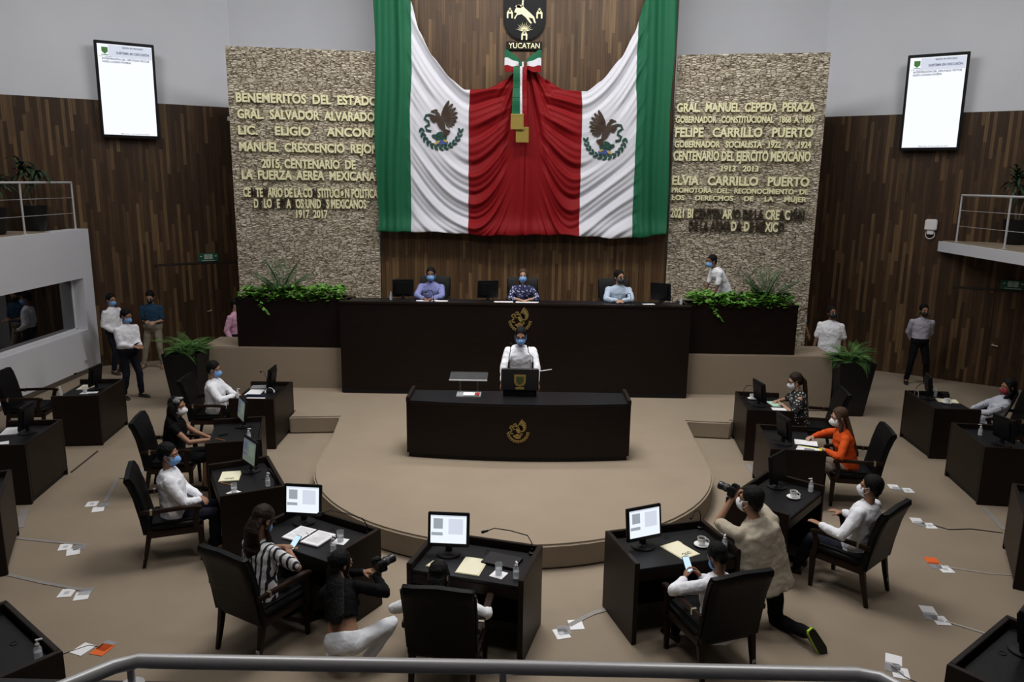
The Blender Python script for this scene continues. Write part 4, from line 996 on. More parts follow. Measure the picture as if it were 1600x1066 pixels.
for n, p, q, rz, d in CARDS:
    for j, pt in enumerate((p, q)):
        org = (n == 'E' and j == 1) or (n == 'H' and j == 0)
        o = box_obj('floor_card', orange if org else white, (-.07, -.085, 0), (.07, .085, .003)); o.location = (pt[0], pt[1], .002); o.rotation_euler = (0, 0, R(rz + 8*j))
        tag(o, ('farther' if j == 0 else 'nearer') + (' orange' if org else ' white') + ' card on the carpet ' + d, 'card', 'cards taped to the carpet')
        if not org and j == 1 - (n in 'EFGHIJK'):
            pass
        elif not org:
            b = MB(); b.box((0, 0, .0036), (.05, .06, .001)); b.build('printed_mark', mat('print_grey', ()), o)
    o = box_obj('tape_patch', tape, (-.065, -.075, 0), (.065, .075, .002)); o.location = ((p[0]+q[0])/2 + (.09 if p[0] < 0 else -.05), (p[1]+q[1])/2 + (.06 if p[0] < 0 else -.02), .003); o.rotation_euler = (0, 0, R(rz))
    tag(o, 'clear tape patch on the carpet %s' % d, 'tape', 'tape patches on the carpet')
cab = mat('cable_dark', (.05, .04, .035), .6); grt = mat('grey_tape', (.27, .25, .235), .5); wire = mat('wire_pale', (.5, .48, .45), .5)
CAB = [([(-5.81, 10.45), (-5.62, 10.5), (-5.6, 10.62)], cab, .006, 'dark floor cable by the chair of the grey-haired woman'), ([(-5.82, 10.44), (-5.58, 9.66)], grt, .03, 'grey tape strip over a cable between two card sets'),
    ([(-6.15, 8.56), (-5.51, 8.46), (-5.2, 8.42)], grt, .022, 'grey taped cable from the mid left outer desk to the cards'), ([(-5.62, 7.69), (-5.09, 7.52), (-4.62, 7.4)], grt, .024, 'wide grey taped cable near the mid left outer desk'),
    ([(-4.25, 6.2), (-4.1, 6.33), (-4.0, 6.42), (-3.9, 6.4)], cab, .005, 'bundled cable by the bottom left corner desk'), ([(5.36, 9.40), (5.5, 9.27), (5.8, 9.3), (6.14, 9.2)], cab, .007, 'thin dark cable to the mid right outer desk'),
    ([(6.36, 9.98), (6.22, 9.3)], grt, .035, 'grey tape strip between the outer desks of the balcony side'), ([(4.88, 8.32), (4.96, 8.26), (5.34, 8.13), (5.62, 8.1)], wire, .006, 'pale wire running from the orange card'),
    ([(4.32, 7.12), (4.62, 6.90), (4.75, 6.78)], wire, .008, 'pale wire second up from the bottom right corner'), ([(3.42, 6.36), (3.47, 6.2), (3.56, 6.1)], cab, .006, 'dark wire by the bottom right corner desk'),
    ([(.52, 6.92), (.69, 7.08), (.78, 7.15), (.92, 7.22)], grt, .028, 'grey taped cable between the two nearest desks'), ([(-6.72, 11.56), (-6.62, 10.66)], cab, .012, 'dark cable between the first two booth-side desks'),
    ([(-6.48, 9.36), (-6.22, 8.84)], grt, .05, 'grey tape strip between the booth-side outer desks'), ([(3.56, 11.5), (3.55, 11.1)], grt, .04, 'grey tape strip between the polka-dot and orange jacket desks')]
for pts, mm, r_, lab in CAB:
    b = MB(); n = 0; h = .003 if mm is grt else r_*.8
    pv = [V((p[0], p[1], 0)) for p in pts]
    if mm is grt:
        for i, (a, c) in enumerate(zip(pv, pv[1:])):
            d = (c-a); s = V((-d.y, d.x, 0)).normalized()*r_
            b.box((a+c)/2 + V((0, 0, .004 + .0012*i)), (d.length + r_, 2*r_, .005), M.Rotation(atan2(d.y, d.x), 3, 'Z'))
    else: b.tube([p + V((0, 0, r_*.9)) for p in pv], r_, 8)
    tag(b.build('floor_tape' if mm is grt else 'floor_cable', mm, smooth=(mm is not grt)), lab, 'tape' if mm is grt else 'cable')
# ------------------------------------------------------------------ people
BAKE = []
def skin_mat(name, c):
    return mat(name, c, .5, var=.08, vscale=14, spec=.35)
SK = {'tan': skin_mat('skin_tan', (.32, .17, .105)), 'dark': skin_mat('skin_brown', (.20, .10, .062)), 'fair': skin_mat('skin_light', (.42, .245, .165))}
HAIRB = mat('hair_black', (.0035, .003, .003), .55, bump=.6, bscale=90, spec=.2); HAIRN = mat('hair_brown', (.020, .011, .007), .5, bump=.5, bscale=70, spec=.2); HAIRG = mat('hair_grey', (.22, .22, .23), .5, bump=.5, bscale=70)
HAIRL = mat('hair_light_brown', (.06, .034, .019), .5, bump=.5, bscale=70, spec=.2)
cloth = lambda n, c, **k: mat(n, c, .85, bump=.5, bscale=14, spec=.15, **k)
SHW, SHL, SHB = cloth('shirt_white', (.80, .81, .86)), cloth('shirt_lilac', (.22, .24, .48)), cloth('shirt_pale_blue', (.44, .53, .66))
SHG, SHBE, SHBK = cloth('shirt_grey_lilac', (.40, .39, .46)), cloth('shirt_beige', (.42, .37, .29)), cloth('top_black', (.0035, .0035, .004))
POLO, PINK, ORNG, NAVY = cloth('polo_blue', (.018, .05, .095)), cloth('shirt_pink', (.55, .3, .42)), cloth('jacket_orange', (.62, .085, .015)), cloth('trousers_navy', (.011, .012, .02))
TRB, TRK, TRW, TRC = cloth('trousers_black', (.005, .005, .006)), cloth('trousers_khaki', (.24, .21, .165)), cloth('jeans_white', (.74, .76, .81)), cloth('trousers_cream', (.62, .58, .48))
STR = pattern_mat('striped_shirt', (.68, .68, .70), (.012, .012, .022), 'stripe', 7.5)
FINE = pattern_mat('fine_striped_shirt', (.6, .62, .68), (.2, .22, .3), 'stripe', 18)
DOT = pattern_mat('dotted_dress', (.010, .010, .012), (.6, .6, .58), 'dot', 26)
FLOR = pattern_mat('flowered_blouse', (.02, .025, .10), (.5, .5, .6), 'flower', 22)
LACE = cloth('lace_white', (.80, .81, .84))
MB_, MW_, MK_, MR_ = mat('mask_blue', (.19, .40, .78), .8), mat('mask_white', (.7, .71, .73), .8), mat('mask_black', (.012, .012, .013), .8), mat('mask_red', (.28, .03, .04), .8)
SHOE = mat('shoe_black', (.009, .008, .008), .4); SHOEB = mat('shoe_brown', (.04, .022, .012), .45); SHOET = mat('shoe_tan', (.18, .12, .07), .5); LIME = mat('sole_lime', (.42, .65, .03), .6)

def clouds(n, sz, dp=2):
    t = bpy.data.textures.new(n, 'CLOUDS'); t.noise_scale = sz; t.noise_depth = dp; return t
FOLD, FOLD2, TUFT = clouds('folds', .11), clouds('creases', .045), clouds('tufts', .03, 3)
def rem(b, name, m_, parent, vox, it=5):
    o = b.build(name, m_, parent, smooth='all')
    r = o.modifiers.new('skin', 'REMESH'); r.mode = 'VOXEL'; r.voxel_size = vox; r.use_smooth_shade = True
    s = o.modifiers.new('relax', 'SMOOTH'); s.factor = .5; s.iterations = it
    for tx, st_ in ({'shirt': ((FOLD, .030), (FOLD2, .007)), 'trousers': ((FOLD, .022),), 'hair': ((TUFT, .011),)}.get(name, ())):
        d = o.modifiers.new('folds', 'DISPLACE'); d.texture = tx; d.strength = st_; d.mid_level = .5; d.texture_coords = 'LOCAL'
    BAKE.append(o); return o
def ik(a, t, l1, l2, pole):
    a, t, pole = V(a), V(t), V(pole); d = t - a; L_ = d.length
    if L_ > (l1+l2)*.995: t = a + d*((l1+l2)*.995/L_); d = t - a; L_ = d.length
    x = (l1*l1 - l2*l2 + L_*L_)/(2*L_); h = sqrt(max(0, l1*l1 - x*x)); dn = d/L_
    q = pole - dn*pole.dot(dn)
    q = q.normalized() if q.length > 1e-4 else dn.orthogonal().normalized()
    return a + dn*x + q*h, t
def limb(b, pts, rad, n=10):
    pp, rr = [], []
    for i in range(len(pts)-1):
        for j in range(4):
            t = j/4; pp.append(V(pts[i]).lerp(V(pts[i+1]), t)); rr.append(rad[i] + (rad[i+1]-rad[i])*t)
    pp.append(V(pts[-1])); rr.append(rad[-1]); b.tube(pp, rr, n, round_=True)
def hand(b, wr, fd, pn, s, curl, k=1.0):
    """palm, four unequal bent fingers and a thumb from the side of the palm"""
    fd = V(fd).normalized(); pn = V(pn); pn = (pn - fd*pn.dot(fd)); pn = pn.normalized() if pn.length > .01 else fd.orthogonal().normalized()
    th = pn.cross(fd).normalized()*(-s)        # towards the thumb
    wr = V(wr); R_ = lambda c, w_, t: b.ring(c, fd, w_, t, th, 10)
    b.loft([R_(wr - fd*.01, .026*k, .019*k), R_(wr + fd*.03*k, .034*k, .017*k), R_(wr + fd*.07*k, .041*k, .014*k), R_(wr + fd*.092*k, .038*k, .011*k)])
    for i, (off, ln) in enumerate(((.029, .068), (.010, .078), (-.010, .072), (-.029, .055))):
        p = wr + fd*.085*k + th*off*k; d = (fd + th*off*3).normalized(); pts = [p]; a = curl*(.5 + .08*i)
        for seg in (.45, .32, .23):
            dd = d*cos(a) + pn*sin(a); p = p + dd*ln*k*seg; pts.append(p); a += curl*.6
        b.tube(pts, [.0098*k, .0092*k, .0085*k, .0075*k], 8, round_=True)
    p = wr + fd*.025*k + th*.026*k; d = (fd*.62 + th*.72 + pn*.3*(1+curl)).normalized(); d2 = (fd*.9 + th*.25 + pn*.35*(1+curl)).normalized()
    b.tube([p, p + d*.038*k, p + d*.038*k + d2*.032*k, p + d*.038*k + d2*.055*k], [.0135*k, .012*k, .0105*k, .009*k], 8, round_=True)

def person(name, label, loc, rz, hip=(0, 0, .95), lean=.03, side=0, twist=0, look=(0, 0, 0), rh=None, lh=None, rel=(.3, -.6, -.7), lel=(-.3, -.6, -.7), rf=(.11, .0, .08), lf=(-.11, .0, .08),
           rk=(.1, 1, .15), lk=(-.1, 1, .15), shirt=SHW, sleeve='long', pants=TRB, tuck=False, skin='tan', hair='short', hairm=HAIRB, mask=MB_, glasses=False, shoe=SHOE, fat=1.0, sc_=1.0, female=False,
           curl=.55, rpn=(0, 0, -1), lpn=(0, 0, -1), rfd=None, lfd=None, rtoe=None, ltoe=None, legs=True, neck_fwd=0, bare_legs=False, roll_up=False, strap=True, streak=False, crop=False):
    t = thing('person', label, 'person', loc, rz)
    if sc_ != 1: t.scale = (sc_,)*3
    H = V(hip); d1 = V((sin(side), sin(lean), cos(lean))).normalized(); d2 = V((sin(side*1.3), sin(lean*1.35), cos(lean*1.35))).normalized()
    W_ = H + d1*.25; N = W_ + d2*.28
    X = V((cos(twist), sin(twist), 0)); X = (X - d2*X.dot(d2)).normalized(); F = d2.cross(X)
    Xh = V((cos(twist*.35), sin(twist*.35), 0)); hs = .174 if female else .194
    ln = [H + d1*-.10, H, W_ - d1*.06, W_ + d2*.06, N - d2*.12, N - d2*.06, N - d2*.015, N + d2*.025]
    rw = [(.140, .105), (.170*(1.04 if female else 1), .122), (.142 if female else .165, .112), (.150 if female else .174, .118), (.150 if female else .174, .120), (.128 if female else .146, .098), (.098, .074), (.056, .056)]
    ff = [1, fat, fat, fat**.8, fat**.5, 1, 1, 1]
    ax = [d1, d1, d1, d2, d2, d2, d2, d2]; xx = [Xh, Xh, Xh.lerp(X, .4), Xh.lerp(X, .7), X, X, X, X]
    def torso(b, g, i0=0, i1=8, drop=None):
        rings = [b.ring(ln[i] + F*.012*(fat-1)*3*(1 if 1 <= i <= 3 else 0), ax[i], rw[i][0]*ff[i] + g, rw[i][1]*ff[i] + g, xx[i], 18) for i in range(i0, i1)]
        if drop: rings = [b.ring(H - d1*drop, d1, rw[1][0]*fat + g + .012, rw[1][1]*fat + g + .012, Xh, 18)] + rings
        b.loft(rings)
    body, shr, trs = MB(), MB(), MB()
    torso(body, -.018)
    torso(shr, .006 if tuck else (.012 if crop else .020), 2 if crop else 1, 7, None if (tuck or crop) else .13)
    if female:
        for s in (-1, 1): shr.ell(N - d2*.20 + F*.085 + X*s*.075, (.068, .06, .062))
    # arms
    for s, tg, pole, pn, fd in ((1, rh, rel, rpn, rfd), (-1, lh, lel, lpn, lfd)):
        sh = N - d2*.092 + X*s*hs
        if tg is None: tg = (s*.27, .04, H.z - .04)
        e, w_ = ik(sh, tg, .285, .255, pole)
        limb(body, [sh, e, w_], [.046, .036, .026]); 
        fdir = V(fd) if fd else (w_ - e)
        hand(body, w_, fdir, pn, s, curl, 1.0 if not female else .92)
        k = .9 if female else 1
        limb(shr, [N - d2*.035 + X*s*.03, (N - d2*.062).lerp(sh, .55), sh - X*s*.012], [.054*k, .056*k, .058*k])
        if sleeve == 'long': limb(shr, [sh, e, e.lerp(w_, .93)], [.070*k, .062*k, .045*k]); shr.tube([e.lerp(w_, .9), e.lerp(w_, .97)], [.044*k, .043*k])
        elif sleeve == 'three': limb(shr, [sh, e, e.lerp(w_, .5)], [.064*k, .056*k, .05*k])
        elif sleeve == 'short': limb(shr, [sh, sh.lerp(e, .82)], [.064*k, .066*k])
        elif sleeve == 'cap': limb(shr, [sh, sh.lerp(e, .3)], [.064*k, .056*k])
        elif sleeve == 'puff': limb(shr, [sh.lerp(e, .2), sh.lerp(e, .55), sh.lerp(e, .9)], [.07*k, .082*k, .06*k])
    shr.loft([shr.ring(N - d2*.03, d2, .10, .086, X, 16), shr.ring(N - d2*.002 - F*.012, d2 - F*.40, .074, .073, X, 16), shr.ring(N + d2*.012 - F*.014, d2 - F*.35, .060, .060, X, 16)])
    # legs
    if legs:
        tg = .022 if tuck else (.004 if crop else -.002); fw = 1.04 if female else 1
        tl = [trs.ring(H - d1*.12, d1, .13, .10, Xh, 18), trs.ring(H - d1*.06, d1, .165*fat*fw + tg*.5, .122*fat**.7, Xh, 18), trs.ring(H, d1, .170*fat*fw + tg, .122*fat + tg, Xh, 18)]
        tl += [trs.ring(H + d1*.05, d1, .168*fat*fw + tg, .120*fat + tg, Xh, 18), trs.ring(H + d1*.085, d1, .163*fat*fw + tg, .116*fat + tg, Xh, 18)] if tuck else [trs.ring(H + d1*.07, d1, .155*fat*fw, .112*fat, Xh, 18)]
        trs.loft(tl)
        for s, ft, pole, toe in ((1, rf, rk, rtoe), (-1, lf, lk, ltoe)):
            hj = H + Xh*s*.092 - d1*.04; kn, an = ik(hj, ft, .43, .42, pole)
            limb(body, [hj, kn, an], [.068, .046, .034])
            if bare_legs: limb(trs, [hj, hj.lerp(kn, .95)], [.094, .078])
            else: limb(trs, [hj, kn, an.lerp(kn, .08)], [.096, .070, .056])
            td = V(toe).normalized() if toe else V((s*.18, 1, 0)).normalized(); upv = V((0, 0, 1)) if abs(td.z) < .8 else V((0, 1, 0)); sx = td.cross(upv).normalized(); un = sx.cross(td)
            body.tube([an, an - un*.03 + td*.06], [.034, .03], round_=True)
            sb = MB(); base = an - un*.075
            R_ = lambda q, w_, h: [base + td*q + sx*(w_*cos(2*pi*i/12)) + un*(h/2 + h/2*sin(2*pi*i/12)) for i in range(12)]
            sb.loft([R_(-.07, .022, .05), R_(-.055, .036, .085), R_(0, .040, .095), R_(.06, .043, .07), R_(.13, .047, .05), R_(.18, .036, .036), R_(.20, .016, .02)]); so = sb.build('shoe', shoe[0] if isinstance(shoe, tuple) else shoe, t, smooth=True)
            if isinstance(shoe, tuple):
                ob = MB(); R3 = lambda q, w_: [base + td*q + sx*(w_*c) + un*hh for c, hh in ((-1, -.014), (1, -.014), (1, -.006), (-1, -.006))]
                ob.loft([R3(-.07, .02), R3(-.05, .034), R3(.06, .041), R3(.14, .044), R3(.2, .016)]); ob.build('outsole', SHOE, so)
                sb = MB(); R2 = lambda q, w_: [base + td*q + sx*(w_*c) + un*hh for c, hh in ((-1, -.008), (1, -.008), (1, .016), (-1, .016))]
                sb.loft([R2(-.075, .026), R2(-.05, .04), R2(.06, .047), R2(.14, .050), R2(.205, .02)]); sb.build('sole', shoe[1], so)
        rem(trs, 'trousers' if not bare_legs else 'skirt', pants, t, .014)
    # head on its neck
    yawh, pit, rol = look
    Hc = N + (d2*.6 + V((0, 0, .4))).normalized()*.160 + F*(.020 + neck_fwd)
    hm = (M.Rotation(yawh + twist*.6, 3, 'Z') @ M.Rotation(-pit, 3, 'X') @ M.Rotation(rol, 3, 'Y')) @ M.Scale(1.07, 3)
    P = lambda x, y, z: Hc + hm @ V((x, y, z))
    limb(body, [N - d2*.05, P(0, -.012, -.05)], [.058, .052])
    body.ell(P(0, -.012, .038), (.074, .094, .086), hm); body.ell(P(0, .022, -.035), (.060, .068, .082), hm); body.ell(P(0, .05, -.075), (.040, .036, .036), hm)
    body.ell(P(0, .06, .02), (.058, .03, .03), hm)
    body.tube([P(0, .086, .022), P(0, .104, -.004), P(0, .114, -.022)], [.010, .013, .016], round_=True)
    for s in (-1, 1):
        body.ell(P(s*.076, -.012, -.005), (.010, .021, .032), hm); body.ell(P(s*.034, .078, .036), (.024, .012, .008), hm)
        body.ell(P(s*.04, .066, -.018), (.022, .018, .018), hm)
    rem(body, 'body', SK[skin], t, .0085, 3)
    rem(shr, 'shirt', shirt, t, .012, 6)
    for s in (-1, 1):
        ey = MB(); ey.ell(P(s*.032, .076, .014), (.0145, .012, .0085), hm, 10, 7); ey.mi = 1; ey.ell(P(s*.032, .084, .014), (.007, .006, .0075), hm, 8, 6)
        ey.build('eye', [mat('eye_white', (.6, .58, .55), .3), mat('eye_dark', (.01, .007, .005), .2)], t, smooth='all')
        ey = MB(); ey.tube([P(s*.014, .094, .037), P(s*.034, .092, .044), P(s*.052, .08, .038)], .0045, 6); ey.build('eyebrow', hairm, t, smooth='all')
    # hair: a cap cut along the hairline, longer styles grow from it
    hb = MB(); hb.ell((0, -.022, .050), (.085, .102, .096), n=24, k=18)
    for co, no in (((0, .062, .078), (0, .88, -.47)), ((0, 0, -.038), (0, .30, -.95))):
        bmesh.ops.bisect_plane(hb.bm, geom=hb.bm.verts[:] + hb.bm.edges[:] + hb.bm.faces[:], plane_co=co, plane_no=V(no), clear_outer=True)
        es = [e for e in hb.bm.edges if len(e.link_faces) == 1]
        if es: bmesh.ops.holes_fill(hb.bm, edges=es, sides=0)
    for v in hb.bm.verts: v.co = Hc + hm @ v.co
    hb.ell(P(0, -.075, -.01), (.066, .035, .045), hm); hb.ell(P(0, -.068, -.045), (.054, .026, .032), hm)
    dn = -d2
    if hair in ('bob', 'long', 'longer'):
        L_ = {'bob': .15, 'long': .30, 'longer': .42}[hair]
        q = [P(0, -.06, .06), P(0, -.085, -.03), P(0, -.075, -.10) - F*.02, N - F*.095 - d2*.06, N - F*.115 - d2*(L_-.06), N - F*.112 - d2*L_]
        wd = [.072, .080, .088, .105, .10, .05]
        hb.loft([hb.ring(p, (q[min(i+1, 5)] - q[max(i-1, 0)]), wd[i], .036 if i else .03, hm @ V((1, 0, 0)), 14) for i, p in enumerate(q)])
        for s in (-1, 1):
            hb.tube([P(s*.045, .045, .085), P(s*.074, .022, .035), P(s*.080, -.005, -.06), N + X*s*.085 + F*.03 - d2*.02, N + X*s*.09 + F*.08 - d2*(L_*.45)], [.018, .022, .026, .032, .014], 8, round_=True)
        if streak:
            for s in (-1, 1): hb.ell(P(s*.07, -.045, -.05), (.055, .065, .12), hm); hb.ell(N + X*s*.08 - F*.06 - d2*.08, (.06, .06, .13))
    elif hair == 'pony':
        q = [P(0, -.11, .03), P(0, -.14, -.03), P(0, -.12, -.12), N - F*.12 - d2*.1, N - F*.13 - d2*.3]
        hb.tube(q, [.025, .034, .038, .036, .012], 10, round_=True)
        for s in (-1, 1): hb.ell(P(s*.074, -.03, .02), (.014, .05, .05), hm)
    elif hair == 'short':
        for s in (-1, 1): hb.ell(P(s*.073, -.02, .028), (.011, .034, .042), hm); hb.ell(P(s*.076, .012, .02), (.006, .010, .026), hm)
    ho = rem(hb, 'hair', hairm, t, .009, 4)
    if streak:
        b = MB(); b.ell(P(.030, .022, .122), (.030, .052, .020), hm); b.ell(P(.062, .012, .092), (.022, .050, .034), hm); b.ell(P(-.02, .035, .118), (.026, .036, .016), hm); b.build('grey_streak', HAIRG, ho, smooth='all')
    if mask:
        mk = MB(); mk.ell((0, .032, -.045), (.070, .092, .066), n=26, k=14)
        for v in mk.bm.verts:
            c = v.co
            if c.y > .08: c.y += .012*max(0, 1 - abs(c.x)/.04)*max(0, 1 - abs(c.z + .035)/.06); c.z += .006*max(0, 1 - abs(c.x)/.03)
        for co, no in (((0, .036, -.05), (0, -1, .12)), ((0, 0, .006), (0, -.1, 1)), ((0, 0, -.108), (0, 0, -1))):
            bmesh.ops.bisect_plane(mk.bm, geom=mk.bm.verts[:] + mk.bm.edges[:] + mk.bm.faces[:], plane_co=co, plane_no=no, clear_outer=True)
        for v in mk.bm.verts: v.co = Hc + hm @ v.co
        for s in (-1, 1):
            mk.tube([P(s*.07, .046, -.012), P(s*.083, .012, .01), P(s*.086, -.018, .022)], .0019, 5); mk.tube([P(s*.068, .046, -.075), P(s*.082, .01, -.04), P(s*.086, -.016, -.015)], .0019, 5)
        mo = mk.build('face_mask', mask, t, smooth='all'); sm = mo.modifiers.new('thickness', 'SOLIDIFY'); sm.thickness = .003
    if glasses:
        g = MB()
        for s in (-1, 1):
            g.tube([P(s*.034 + .025*cos(a), .100 - abs(s*.034 + .025*cos(a))*.16, .014 + .018*sin(a)) for a in [2*pi*i/14 for i in range(15)]], .0032, 5)
            g.tube([P(s*.058, .09, .02), P(s*.08, .02, .02), P(s*.082, -.03, .008)], .0028, 5)
        g.tube([P(-.01, .1, .018), P(.01, .1, .018)], .003, 5); g.build('glasses', black, t)
    return t

# --- standing people
person('person', 'man in white shirt and blue mask typing on a phone, nearest the booth window', (-7.72, 14.65, 0), -118, rh=(.09, .30, 1.09), lh=(-.08, .30, 1.08), rpn=(-.5, 0, -.8), lpn=(.5, 0, -.8), look=(.25, .35, 0), rf=(.13, -.04, .08), lf=(-.14, .12, .08), fat=1.22, tuck=True, pants=NAVY)
person('person', 'man in white shirt and blue mask leaning in the booth corner', (-8.98, 16.55, 0), -105, lean=-.04, look=(-.1, .15, 0), rh=(.16, .16, .98), lh=(-.16, .16, .98), fat=1.1, tuck=True, pants=NAVY, shoe=SHOEB)
person('person', 'man in blue polo and khaki trousers looking at his phone by the planks', (-8.40, 17.15, 0), -172, sleeve='short', shirt=POLO, pants=TRK, skin='fair', mask=MK_, look=(.05, .55, 0), rh=(.06, .28, 1.12), lh=(-.14, .28, 1.10), rpn=(-.5, 0, -.6), lpn=(.6, 0, -.6), rf=(.25, .05, .08), lf=(-.16, .05, .08), shoe=SHOET, fat=1.12, tuck=True)
person('person', 'person in pink shirt and dark trousers half hidden beyond the bench end', (-6.15, 16.2, 0), -105, shirt=PINK, pants=TRB, skin='fair', mask=MW_, look=(.3, .1, 0), fat=1.0, lh=(-.26, .0, .86), rh=(.3, .1, .9), tuck=True)
person('person', 'man in grey shirt and black mask standing with hands behind his back', (8.78, 16.82, 0), 168, shirt=SHG, pants=TRB, mask=MK_, rh=(.1, -.18, .92), lh=(-.08, -.18, .94), rel=(1, -.2, -.2), lel=(-1, -.2, -.2), rf=(.20, .05, .08), lf=(-.22, -.02, .08), look=(.15, .05, 0), tuck=True, hair='short')
person('person', 'stout man in white short sleeves and black mask walking behind the carpeted block', (6.45, 15.95, 0), 155, sleeve='short', skin='dark', mask=MK_, fat=1.18, look=(.5, -.05, .1), rh=(.29, .12, .84), lh=(-.31, -.02, .86), sc_=1.04)
person('person', 'man in white shirt and blue mask leaning forward on the dais by the palm', (4.12, 15.75, 1.28), 100, lean=.42, sleeve='short', skin='dark', look=(.15, .15, 0), rh=(.2, .4, .75), lh=(-.2, .35, .75), fat=1.0, sc_=.95)
person('person', 'person in blue sleeve mostly hidden behind the stone panel edge', (6.32, 17.62, .02), -165, shirt=SHL, sleeve='short', mask=MB_, look=(0, .1, 0), rh=(.25, .1, .9), lh=(-.3, .05, .92))
person('person', 'speaker in white shirt, blue mask and glasses standing at the lectern', (-.02, 11.98, .3), 180, lean=.16, look=(0, .28, 0), hair='short', glasses=True, rh=(.27, .42, .93), lh=(-.27, .42, .93), rel=(1, -.4, -.1), lel=(-1, -.4, -.1), fat=1.18, skin='tan', sc_=1.0)
# --- seated on the dais
ds = dict(hip=(0, .02, .53), rf=(.12, .42, .09), lf=(-.12, .42, .09))
person('person', 'man in lilac shirt and blue mask seated at the high bench', (-1.80, 15.12, 1.28), 180, shirt=SHL, skin='dark', lean=.12, look=(0, .1, 0), rh=(.10, .50, .80), lh=(-.08, .50, .80), rel=(1, -.2, -.4), lel=(-1, -.2, -.4), fat=1.15, hip=(0, .0, .53), rf=ds['rf'], lf=ds['lf'])
person('person', 'woman presiding in flowered navy blouse and blue mask at the bench middle', (.0, 15.1, 1.28), 180, shirt=FLOR, female=True, hair='longer', hairm=HAIRL, skin='fair', lean=.12, rh=(.06, .48, .80), lh=(-.12, .46, .80), rel=(1, -.2, -.4), lel=(-1, -.2, -.4), sleeve='three', **ds)
person('person', 'man in pale blue shirt and dark mask seated at the high bench', (1.88, 15.12, 1.28), 178, shirt=SHB, skin='fair', mask=mat('mask_charcoal', (.035, .033, .035), .8), glasses=True, lean=.12, look=(.55, .05, 0), rh=(.06, .48, .81), lh=(-.05, .48, .81), rel=(1, -.2, -.4), lel=(-1, -.2, -.4), fat=1.08, **ds)
# --- deputies in armchairs
def sitter(k, label, **kw):
    (x, y, _), a = SEAT[k]; kw.setdefault('hip', (0, -.08, .515)); kw.setdefault('rf', (.12, .40, .08)); kw.setdefault('lf', (-.13, .38, .08)); kw.setdefault('legs', True)
    dr = kw.pop('turn', 0)
    return person('person', label, (x, y, 0), a + dr, **kw)
lap = dict(rh=(.09, .26, .68), lh=(-.07, .27, .69), rel=(1, -.4, -.3), lel=(-1, -.4, -.3), rpn=(-.3, 0, -1), lpn=(.3, 0, -1))
sitter('L1', 'man in white shirt and blue mask seated beside the tall planter', lean=-.02, look=(0, .2, 0), rh=(.09, .35, .78), lh=(-.03, .35, .77), rel=(1, -.4, -.4), lel=(-1, -.4, -.4), hip=(0, .02, .515), fat=1.18)
sitter('L2', 'woman in black lace with grey-streaked hair and white mask', shirt=SHBK, sleeve='cap', female=True, hair='longer', streak=True, mask=MW_, skin='tan', lean=.08, look=(-.2, .05, 0), rh=(.10, .46, .74), lh=(.0, .47, .74), rel=(.8, -.2, -.6), lel=(-.8, -.2, -.6), hip=(0, 0, .515), bare_legs=True)
sitter('L3', 'man in white shirt and blue mask with clasped hands on his lap', lean=-.05, look=(-.25, .12, 0), fat=1.12, pants=NAVY, rh=(.06, .25, .64), lh=(-.03, .26, .65), rel=(1, -.4, -.3), lel=(-1, -.4, -.3), curl=.8, hip=(0, -.02, .515))
sitter('L4', 'woman in black and white striped top looking at a phone', shirt=STR, sleeve='short', female=True, hair='bob', hairm=HAIRN, skin='tan', lean=.10, look=(.05, .55, 0), rh=(.10, .24, .80), lh=(-.02, .28, .82), rel=(1, -.5, -.2), lel=(-1, -.4, -.2), glasses=True, fat=1.08)
sitter('C', 'woman in white lace blouse with long dark hair seen from behind', shirt=LACE, female=True, hair='longer', hairm=HAIRB, pants=TRC, skin='tan', lean=-.18, look=(0, .5, 0), hip=(-.06, -.08, .42), sc_=.94, rh=(.33, .10, .66), lh=(-.36, .04, .66), rel=(1, -.5, -.1), lel=(-1, -.5, -.1), rf=(.14, .38, .34), lf=(-.16, .42, .08), rk=(.35, .6, 1), curl=.8)
sitter('R1', 'man in white shirt holding a lit phone, seen from behind', lean=.08, look=(.15, .6, 0), rh=(.0, .17, .80), lh=(-.18, .18, .80), rel=(1, -.3, -.3), lel=(-1.2, -.3, -.2), rpn=(-1, 0, 0), lpn=(1, 0, 0), curl=.8, rfd=(-.4, .6, .6), lfd=(.4, .6, .6), hip=(.03, -.12, .43), sc_=.92)
sitter('R2', 'man leaning back in white shirt and white mask, hands on the armrests', mask=MW_, lean=-.14, look=(.05, -.02, 0), hairm=HAIRB, pants=NAVY, rh=(.25, .20, .72), lh=(-.31, .18, .75), rel=(.5, -1, -.5), lel=(-.5, -1, -.5), curl=.25, rpn=(0, 0, -1), lpn=(0, 0, -1), fat=1.05, rf=(.1, .55, .08), lf=(-.13, .5, .08))
sitter('R3', 'woman in bright orange jacket and white mask reaching over her papers', shirt=ORNG, female=True, hair='longer', hairm=HAIRL, mask=MW_, skin='fair', lean=.20, look=(.05, .2, 0), rh=(.22, .46, .82), lh=(-.12, .34, .74), rel=(1, -.3, -.2), lel=(-1, -.5, -.3), pants=mat('skirt_beige', (.2, .17, .13), .85), bare_legs=True, hip=(0, .02, .515))
sitter('R4', 'woman in black polka-dot dress and white mask writing at her desk', shirt=DOT, sleeve='puff', female=True, hair='pony', hairm=HAIRN, mask=MW_, glasses=True, skin='fair', lean=.16, look=(.05, .3, 0), rh=(.2, .52, .80), lh=(-.1, .48, .80), rel=(1, -.3, -.4), lel=(-1, -.3, -.4), hip=(0, .18, .515), pants=SHBK)
